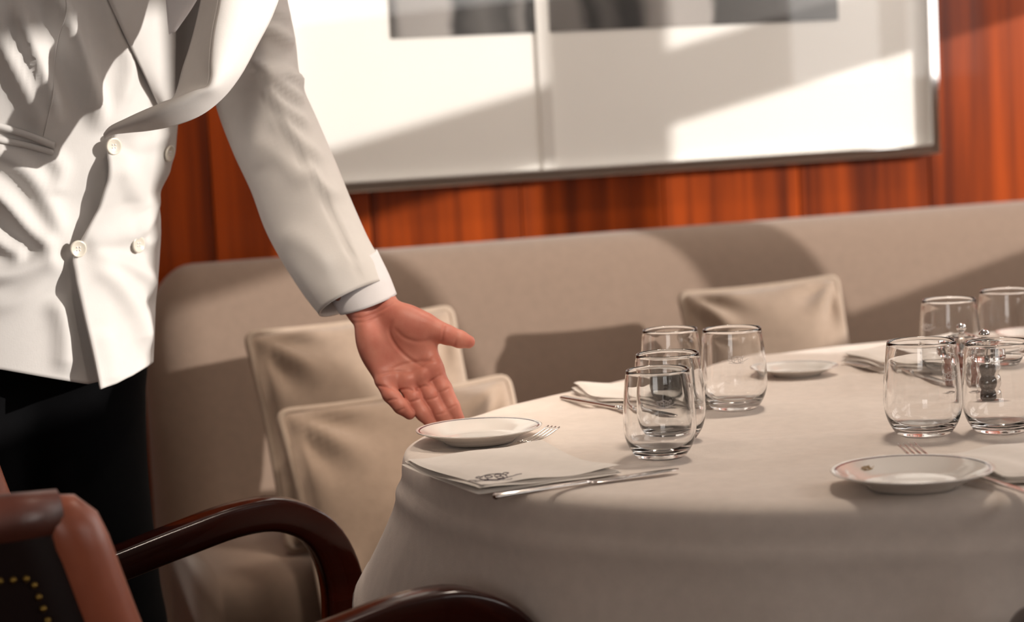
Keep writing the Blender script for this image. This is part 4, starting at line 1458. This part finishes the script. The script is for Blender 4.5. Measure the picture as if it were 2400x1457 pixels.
rowsn, coln = 150, 190
th_ = np.linspace(0, 2*np.pi, coln, endpoint=False)
TOPPY = -245.0
PX = np.zeros((rowsn, coln)); PY = np.zeros((rowsn, coln)); PD = np.zeros((rowsn, coln))
for i, s in enumerate(np.linspace(0, 1, rowsn)):
    py0 = TOPPY+s*(890-TOPPY)
    xr, xl = smooth_tab(XRT, py0), smooth_tab(XLT, py0)
    xc, w = (xr+xl)/2, (xr-xl)/2
    px = xc+w*np.cos(th_)
    hem_ = interp(HEMR, px)
    py = TOPPY+s*(hem_-TOPPY)
    dep = 2.845-(900-py)*5e-5-0.125*np.sin(th_)+KSH*(px-xc)*MPP*0.55
    # shoulders: the rings close in towards the neck above the frame
    tcap = np.clip((-125-py)/120, 0, 1)
    k_ = 0.28+0.72*np.sqrt(np.clip(1-tcap**2.2, 0, 1))
    px = 190+(px-190)*np.where(tcap > 0, k_, 1.0)
    dep = 2.80+(dep-2.80)*np.where(tcap > 0, k_, 1.0)
    PX[i], PY[i], PD[i] = px, py-np.where(tcap > 0, 0, 0), dep
fr = np.clip(np.sin(th_)*2.0, 0, 1)[None]*np.ones((rowsn, 1))
disp = folds(PX, PY, FOLDS_R)*fr
edge_fade = np.clip((250-(PX-150))/60, 0, 1)
base = atD_arr(PX, PY, PD)
bn = vnormals(base, np.array(grid_faces(rowsn, coln, True)))
if (bn[len(bn)//2+coln//4] @ FWD) > 0: bn = -bn
bn_dir = bn.copy()
jv = base+bn_dir*disp.ravel()[:, None]
jacket = mesh_obj('jacket', jv, grid_faces(rowsn, coln, True), MT['jacket'], waiter)
solidify(jacket, 0.003, -1)


def front_pt(px, py, off=0.0):
    """point on the jacket tube's front at photograph position, lifted by off along the normal"""
    px = np.atleast_1d(np.asarray(px, float)); py = np.atleast_1d(np.asarray(py, float))
    d, c, s = ring(px, py)
    P = atD_arr(px, py, d)
    e = 4.0
    d1, _, _ = ring(px-e, py); d2, _, _ = ring(px+e, py); d3, _, _ = ring(px, py+e)
    A = atD_arr(px+e, py, d2)-atD_arr(px-e, py, d1); B = atD_arr(px, py+e, d3)-P
    n = np.cross(A, B); n /= np.linalg.norm(n, axis=1)[:, None]
    sgn = np.where(n @ FWD > 0, -1.0, 1.0); n = n*sgn[:, None]
    P = P+n*np.asarray(off, float).reshape(-1, 1)
    return P, n


# ---- overlapping left front panel
EDGE = [(296, 256), (320, 247), (343, 241), (400, 232), (450, 215), (530, 184), (590, 162), (640, 164), (740, 181), (830, 196), (905, 206), (940, 210)]
TOPL = [(200, 330), (240, 322), (262, 306), (330, 296), (410, 284), (460, 280)]
HEML = [(150, 905), (206, 904), (240, 893), (290, 877), (358, 846), (460, 800)]
XRL = [(200, 412), (290, 412), (380, 406), (430, 388), (470, 368), (500, 366), (540, 371), (600, 371), (650, 368), (750, 359), (845, 355), (930, 352)]
FOLDS_L = [
    ([(190, 600), (260, 660), (310, 740), (345, 830)], 26, 0.011),
    ([(190, 590), (270, 610), (340, 650), (372, 690)], 18, 0.008),
    ([(185, 575), (250, 560), (310, 540)], 24, 0.006),
    ([(262, 360), (300, 440), (345, 500)], 30, 0.008),
    ([(285, 345), (340, 335), (400, 300)], 20, 0.005),
    ([(395, 360), (385, 430), (330, 520), (300, 570)], 16, 0.010),
    ([(320, 575), (350, 560), (372, 530)], 14, 0.006),
    ([(215, 760), (235, 840), (240, 900)], 20, 0.004),
    ([(330, 700), (372, 720)], 16, -0.008),
]
NRL, NCL = 120, 60
LP = np.zeros((NRL, NCL, 3))
for i, s in enumerate(np.linspace(0, 1, NRL)):
    py0 = 300+s*600
    xr, xl = smooth_tab(XRL, py0, 10), interp(XLT, py0)
    xc, w = (xr+xl)/2, (xr-xl)/2
    e = interp(EDGE, py0)
    te = math.acos(np.clip((e-xc)/w, -1, 1))
    thl = te*(1-np.linspace(0, 1, NCL)) + (-0.75)*np.linspace(0, 1, NCL)
    px = xc+w*np.cos(thl)
    tp = interp(TOPL, px); hm = interp(HEML, px)
    back = thl < 0
    tp = np.where(back, 284, tp); hm = np.where(back, 846+thl*-20, hm)
    py = tp+s*(hm-tp)
    # re-evaluate the edge at the true row
    dep = 2.845-(900-py)*5e-5-0.125*np.sin(thl)+KSH*(px-xc)*MPP*0.55
    P = atD_arr(px, py, dep)
    u = (te-thl)/te
    # lift from the panel underneath: large between the buttons, small at the buttons
    pin = 1-0.75*np.exp(-((py-343)/34)**2)-0.70*np.exp(-((py-588)/38)**2)
    lift = 0.006+0.017*np.clip(pin, 0, 1)*np.exp(-np.clip(u, 0, 1)/0.45)+0.012*np.clip((py-620)/300, 0, 1)*np.exp(-np.clip(u, 0, 1)/0.5)
    lift = lift*np.clip(1.15-np.clip(u, 0, 1), 0.25, 1)
    LP[i] = P
    if i == 0: LPX, LPY, LIFT, TH = [], [], [], []
    LPX.append(px); LPY.append(py); LIFT.append(lift); TH.append(thl)
LPX, LPY, LIFT, TH = map(np.array, (LPX, LPY, LIFT, TH))
lf = grid_faces(NRL, NCL)
ln = vnormals(LP.reshape(-1, 3), np.array(lf))
mid_i = NRL//2*NCL+10
if (ln[mid_i] @ FWD) > 0: ln = -ln
lv = LP.reshape(-1, 3)+ln*(LIFT+folds(LPX, LPY, FOLDS_L)*np.clip(np.sin(TH)*2.5, 0, 1)).reshape(-1, 1)
pl = mesh_obj('front_panel', lv, lf, MT['jacket'], jacket)
solidify(pl, 0.0032, 0)


# ---- sheets lofted between two curves given as (px, py, depth)
def sheet(name, A, B, material, parent, bulge=0.0, n=60, m=16, power=1.0, thick=0.003, extra=None, shift=-0.12):
    a, b = spline(A, n), spline(B, n)
    V = []; PXs = []; PYs = []
    for i in range(n):
        for j in range(m):
            t = j/(m-1)
            q = a[i]*(1-t)+b[i]*t
            dd = q[2]+shift-bulge*math.sin(math.pi*t**power)
            PXs.append(q[0]); PYs.append(q[1])
            V.append(atD(q[0], q[1], dd))
    V = np.array(V)
    if extra is not None:
        V = V - FWD[None]*seg_groove(np.array(PXs), np.array(PYs), extra)[:, None]
    o = mesh_obj(name, V, grid_faces(n, m), material, parent)
    solidify(o, thick, 0)
    return o


# wearer's right lapel lying on the chest
def fd(px, py, off):
    d, _, _ = ring(np.minimum(np.asarray(px, float), 385), np.asarray(py, float))
    return float(d)-off


A = [(x, y, fd(x, y, o)) for x, y, o in ((214, -140, 0.010), (228, -80, 0.014), (255, 0, 0.015), (296, 90, 0.015), (335, 170, 0.014), (372, 244, 0.012))]
B = [(x, y, fd(x, y, o)) for x, y, o in ((330, -140, 0.0), (400, -70, 0.004), (411, 0, 0.006), (410, 80, 0.007), (409, 160, 0.008), (408, 240, 0.008))]
sheet('lapel', A, B, MT['jacket'], jacket, 0.010, 50, 16, shift=0.0)
# wearer's left lapel and front, swinging away from the body
LAPO = [(244, 322, 2.775), (262, 313, 2.765), (300, 308, 2.755), (350, 303, 2.748), (410, 291, 2.742), (470, 267, 2.742), (520, 228, 2.745), (560, 178, 2.750), (600, 106, 2.760), (640, 28, 2.775), (655, -30, 2.79), (620, -120, 2.82), (520, -190, 2.86), (400, -225, 2.90)]
LAPI = [(246, 314, 2.772), (258, 300, 2.758), (295, 281, 2.740), (345, 258, 2.722), (400, 236, 2.708), (450, 216, 2.700), (486, 203, 2.697), (494, 180, 2.697), (494, 145, 2.70), (499, 80, 2.708), (514, 0, 2.722), (520, -70, 2.745), (470, -140, 2.79), (370, -215, 2.86)]
sheet('lapel', LAPI, LAPO, MT['jacket'], jacket, 0.016, 90, 20, 0.8, 0.004)
LAPJ = [(246, 318, 2.79), (262, 300, 2.785), (300, 280, 2.775), (345, 258, 2.77), (385, 240, 2.765), (405, 232, 2.765), (416, 210, 2.765), (428, 165, 2.765), (446, 110, 2.77), (462, 50, 2.775), (476, -20, 2.78), (480, -70, 2.80), (440, -140, 2.84), (360, -215, 2.88)]
sheet('facing', LAPI, LAPJ, MT['jacket'], jacket, -0.006, 90, 14, 1.0, 0.003)
# inner left side of the jacket seen through the gap, and the shirt
sheet('lining', [(396, 300, 2.99), (396, 150, 3.0), (398, 0, 3.0), (400, -200, 3.0)], [(455, 238, 2.93), (540, 150, 2.94), (600, 0, 2.95), (620, -200, 2.96)], MT['jacket'], jacket, -0.02, 30, 14)
sheet('shirt_front', [(380, -160, 2.84), (385, -60, 2.84), (392, 20, 2.84), (398, 80, 2.84)], [(520, -160, 2.83), (492, -60, 2.83), (455, 10, 2.835), (410, 72, 2.84)], MT['shirt'], waiter, 0.006, 30, 10)

# ---- sleeves
def sleeve(rings_, n=56, foldset=None, name='sleeve', end_tilt=0.0):
    """rings: (left px,py) (right px,py) depth, depth radius"""
    R = np.array([(a[0], a[1], b[0], b[1], d, r) for a, b, d, r in rings_], float)
    R = spline(R, 90)
    V = []; QX = []; QY = []; FRT = []
    for iq, q in enumerate(R):
        a = np.array(q[:2]); b = np.array(q[2:4]); c = (a+b)/2; h = (b-a)/2
        ax = np.array((-h[1], h[0])); ax = ax/np.linalg.norm(ax)*(1 if h[0] > 0 else -1)
        for j in range(n):
            t = 2*np.pi*j/n
            p = c+h*math.copysign(abs(math.cos(t))**0.92, math.cos(t))-ax*end_tilt*math.sin(t)*(iq/89)**7
            V.append(atD(p[0], p[1], q[4]-q[5]*math.sin(t)))
            QX.append(p[0]); QY.append(p[1]); FRT.append(max(0.0, math.sin(t)))
    V = np.array(V); F = grid_faces(90, n, True)
    N = vnormals(V, np.array(F))
    k = 45*n+n//4
    if (N[k] @ FWD) > 0: N = -N
    if foldset:
        V = V+N*(seg_groove(np.array(QX), np.array(QY), foldset)*np.clip(np.array(FRT)*2, 0, 1))[:, None]
    o = mesh_obj(name, V, F, MT['jacket'], jacket)
    solidify(o, 0.003, -1)
    return o


SLV = [((545, -190), (575, -192), 2.86, 0.010), ((500, -170), (628, -165), 2.86, 0.050), ((478, -110), (655, -100), 2.86, 0.074), ((470, -60), (668, -30), 2.86, 0.080), ((478, 110), (692, 90), 2.86, 0.078), ((505, 245), (706, 190), 2.86, 0.075), ((545, 355), (745, 282), 2.855, 0.070),
       ((588, 448), (785, 375), 2.845, 0.066), ((622, 540), (822, 465), 2.835, 0.060), ((668, 625), (862, 555), 2.815, 0.055), ((712, 692), (893, 612), 2.80, 0.052), ((748, 738), (916, 661), 2.790, 0.050)]
SF = [
    ([(588, 162), (640, 262), (700, 368), (760, 470), (806, 560), (850, 664)], 3.4, -0.0065),        # seam
    ([(596, 150), (648, 250), (708, 356), (768, 458), (814, 548), (857, 652)], 6.0, 0.0016),
    ([(560, 125), (620, 165), (680, 180), (720, 215)], 15, 0.0135),
    ([(600, 170), (660, 205), (715, 250)], 12, 0.0120),
    ([(610, 190), (660, 250), (730, 300)], 12, 0.0105),
    ([(640, 265), (690, 320), (760, 380)], 14, 0.0090),
    ([(590, 60), (640, 75), (690, 110)], 16, 0.0120),
    ([(600, 20), (650, 30), (680, 50)], 14, 0.0090),
    ([(700, 380), (750, 430), (800, 470)], 14, 0.0060),
    ([(600, 320), (660, 370), (720, 440)], 20, 0.0060),
    ([(560, 260), (600, 330), (620, 400)], 24, 0.0045),
    ([(650, 540), (720, 570), (790, 640)], 26, 0.0045),
]
sleeve(SLV, 72, SF, 'sleeve', 20.0)
c_r = [np.array(to_px(p)).ravel() for p in (sh_r, (sh_r+el_r)/2, el_r, (el_r+wr_r)/2, wr_r)]
rr_ = [(105, 0.075), (100, 0.072), (85, 0.062), (75, 0.055), (62, 0.048)]
rr_[0] = (70, 0.05)
RS = []
for i, (c, (w_, r_)) in enumerate(zip(c_r, rr_)):
    dx = c_r[min(i+1, 4)][:2]-c_r[max(i-1, 0)][:2]; dx /= np.linalg.norm(dx); nx = np.array((dx[1], -dx[0]))
    RS.append((tuple(c[:2]+nx*w_), tuple(c[:2]-nx*w_), c[2], r_))
sleeve(RS, 40)

# ---- shirt cuffs
def cuff(rings_, mat_):
    R = spline(np.array([(a[0], a[1], b[0], b[1], d, r) for a, b, d, r in rings_], float), 16)
    V = []; n = 56
    for q in R:
        a = np.array(q[:2]); b = np.array(q[2:4]); c = (a+b)/2; h = (b-a)/2
        ax = np.array((-h[1], h[0])); ax /= np.linalg.norm(ax)
        for j in range(n):
            t = 2*np.pi*j/n
            p = c+h*math.cos(t)+ax*7.0*math.sin(t)
            V.append(atD(p[0], p[1], q[4]-q[5]*math.sin(t)))
    o = mesh_obj('shirt_cuff', V, grid_faces(16, n, True), mat_, waiter)
    solidify(o, 0.0016, -1)
    return o


cuff([((742, 645), (884, 585), 2.802, 0.042), ((774, 702), (913, 645), 2.788, 0.042), ((797, 737), (930, 688), 2.780, 0.041)], MT['shirt'])

# ---- buttons
def button(px, py, P, n, r=0.0112):
    v, f = lathe([(0.0, 0.0), (r*0.92, 0.0), (r, 0.0010), (r, 0.0024), (r*0.93, 0.0032), (r*0.80, 0.0031), (r*0.68, 0.0021), (0.0, 0.0020)], 40)
    o = mesh_obj('button', v, f, MT['button'], jacket)
    o.location = tuple(P); o.rotation_euler = Vector(n).to_track_quat('Z', 'Y').to_euler()
    bpy.context.view_layer.update()
    return o


def near_panel(px, py):
    qx, qy, _ = to_px(lv)
    k = np.argmin((qx-px)**2+(qy-py)**2+1e4*(np.einsum('ij,j->i', ln, FWD) > 0))
    return lv[k], ln[k]


for bx, by in ((264, 344), (181, 585), (391, 358), (316, 571)):
    P, n = near_panel(bx, by)
    P2 = P+n*0.004
    button(bx, by, P2, n)
    ref = np.array((0, 0, 1.0)); a1 = np.cross(n, ref); a1 /= np.linalg.norm(a1); a2 = np.cross(n, a1)
# button eyes: four dark stitches in each
for o in [c for c in jacket.children if c.name.startswith('button')]:
    mb = MB()
    for k in range(4):
        a = math.pi/4+k*math.pi/2
        v, f = lathe([(0.0011, 0.0019), (0.0011, 0.0026), (0.0, 0.0027)], 8, 0, (0.0028*math.cos(a), 0.0028*math.sin(a)))
        mb.add((v, f))
    s = mb.build('stitch', MT['shirt'], o)

# ---- pocket with two welts, dart seam
def strip_on_body(name, top, bot, off, material, thick=0.003):
    a, b = spline(top, 30), spline(bot, 30)
    V = []
    for i in range(30):
        for j in range(5):
            t = j/4
            q = a[i]*(1-t)+b[i]*t
            P, n = front_pt(q[0], q[1], off+0.0035*math.sin(math.pi*t))
            f_ = folds(np.array([q[0]]), np.array([q[1]]), FOLDS_R)[0]
            V.append(P[0]+n[0]*f_)
    o = mesh_obj(name, V, grid_faces(30, 5), material, jacket)
    solidify(o, thick, 0)
    return o


strip_on_body('pocket_welt', [(-120, 246), (0, 289), (60, 308), (126, 334)], [(-120, 262), (0, 304), (60, 322), (124, 349)], 0.004, MT['jacket'])
strip_on_body('pocket_welt', [(-120, 282), (0, 319), (60, 333), (122, 350)], [(-120, 298), (0, 333), (60, 345), (120, 362)], 0.002, MT['jacket'])
pth = []
for x, y in spline([(160, -150), (148, 0), (138, 70), (128, 140), (116, 220), (104, 300), (101, 318)], 50):
    P, n = front_pt(x, y, 0.0)
    f_ = folds(np.array([x]), np.array([y]), FOLDS_R)[0]
    pth.append(P[0]+n[0]*(f_+0.0004))
v, f = tube(pth, 0.0009, 6)
mesh_obj('dart_seam', v, f, MT['jacket'], jacket)
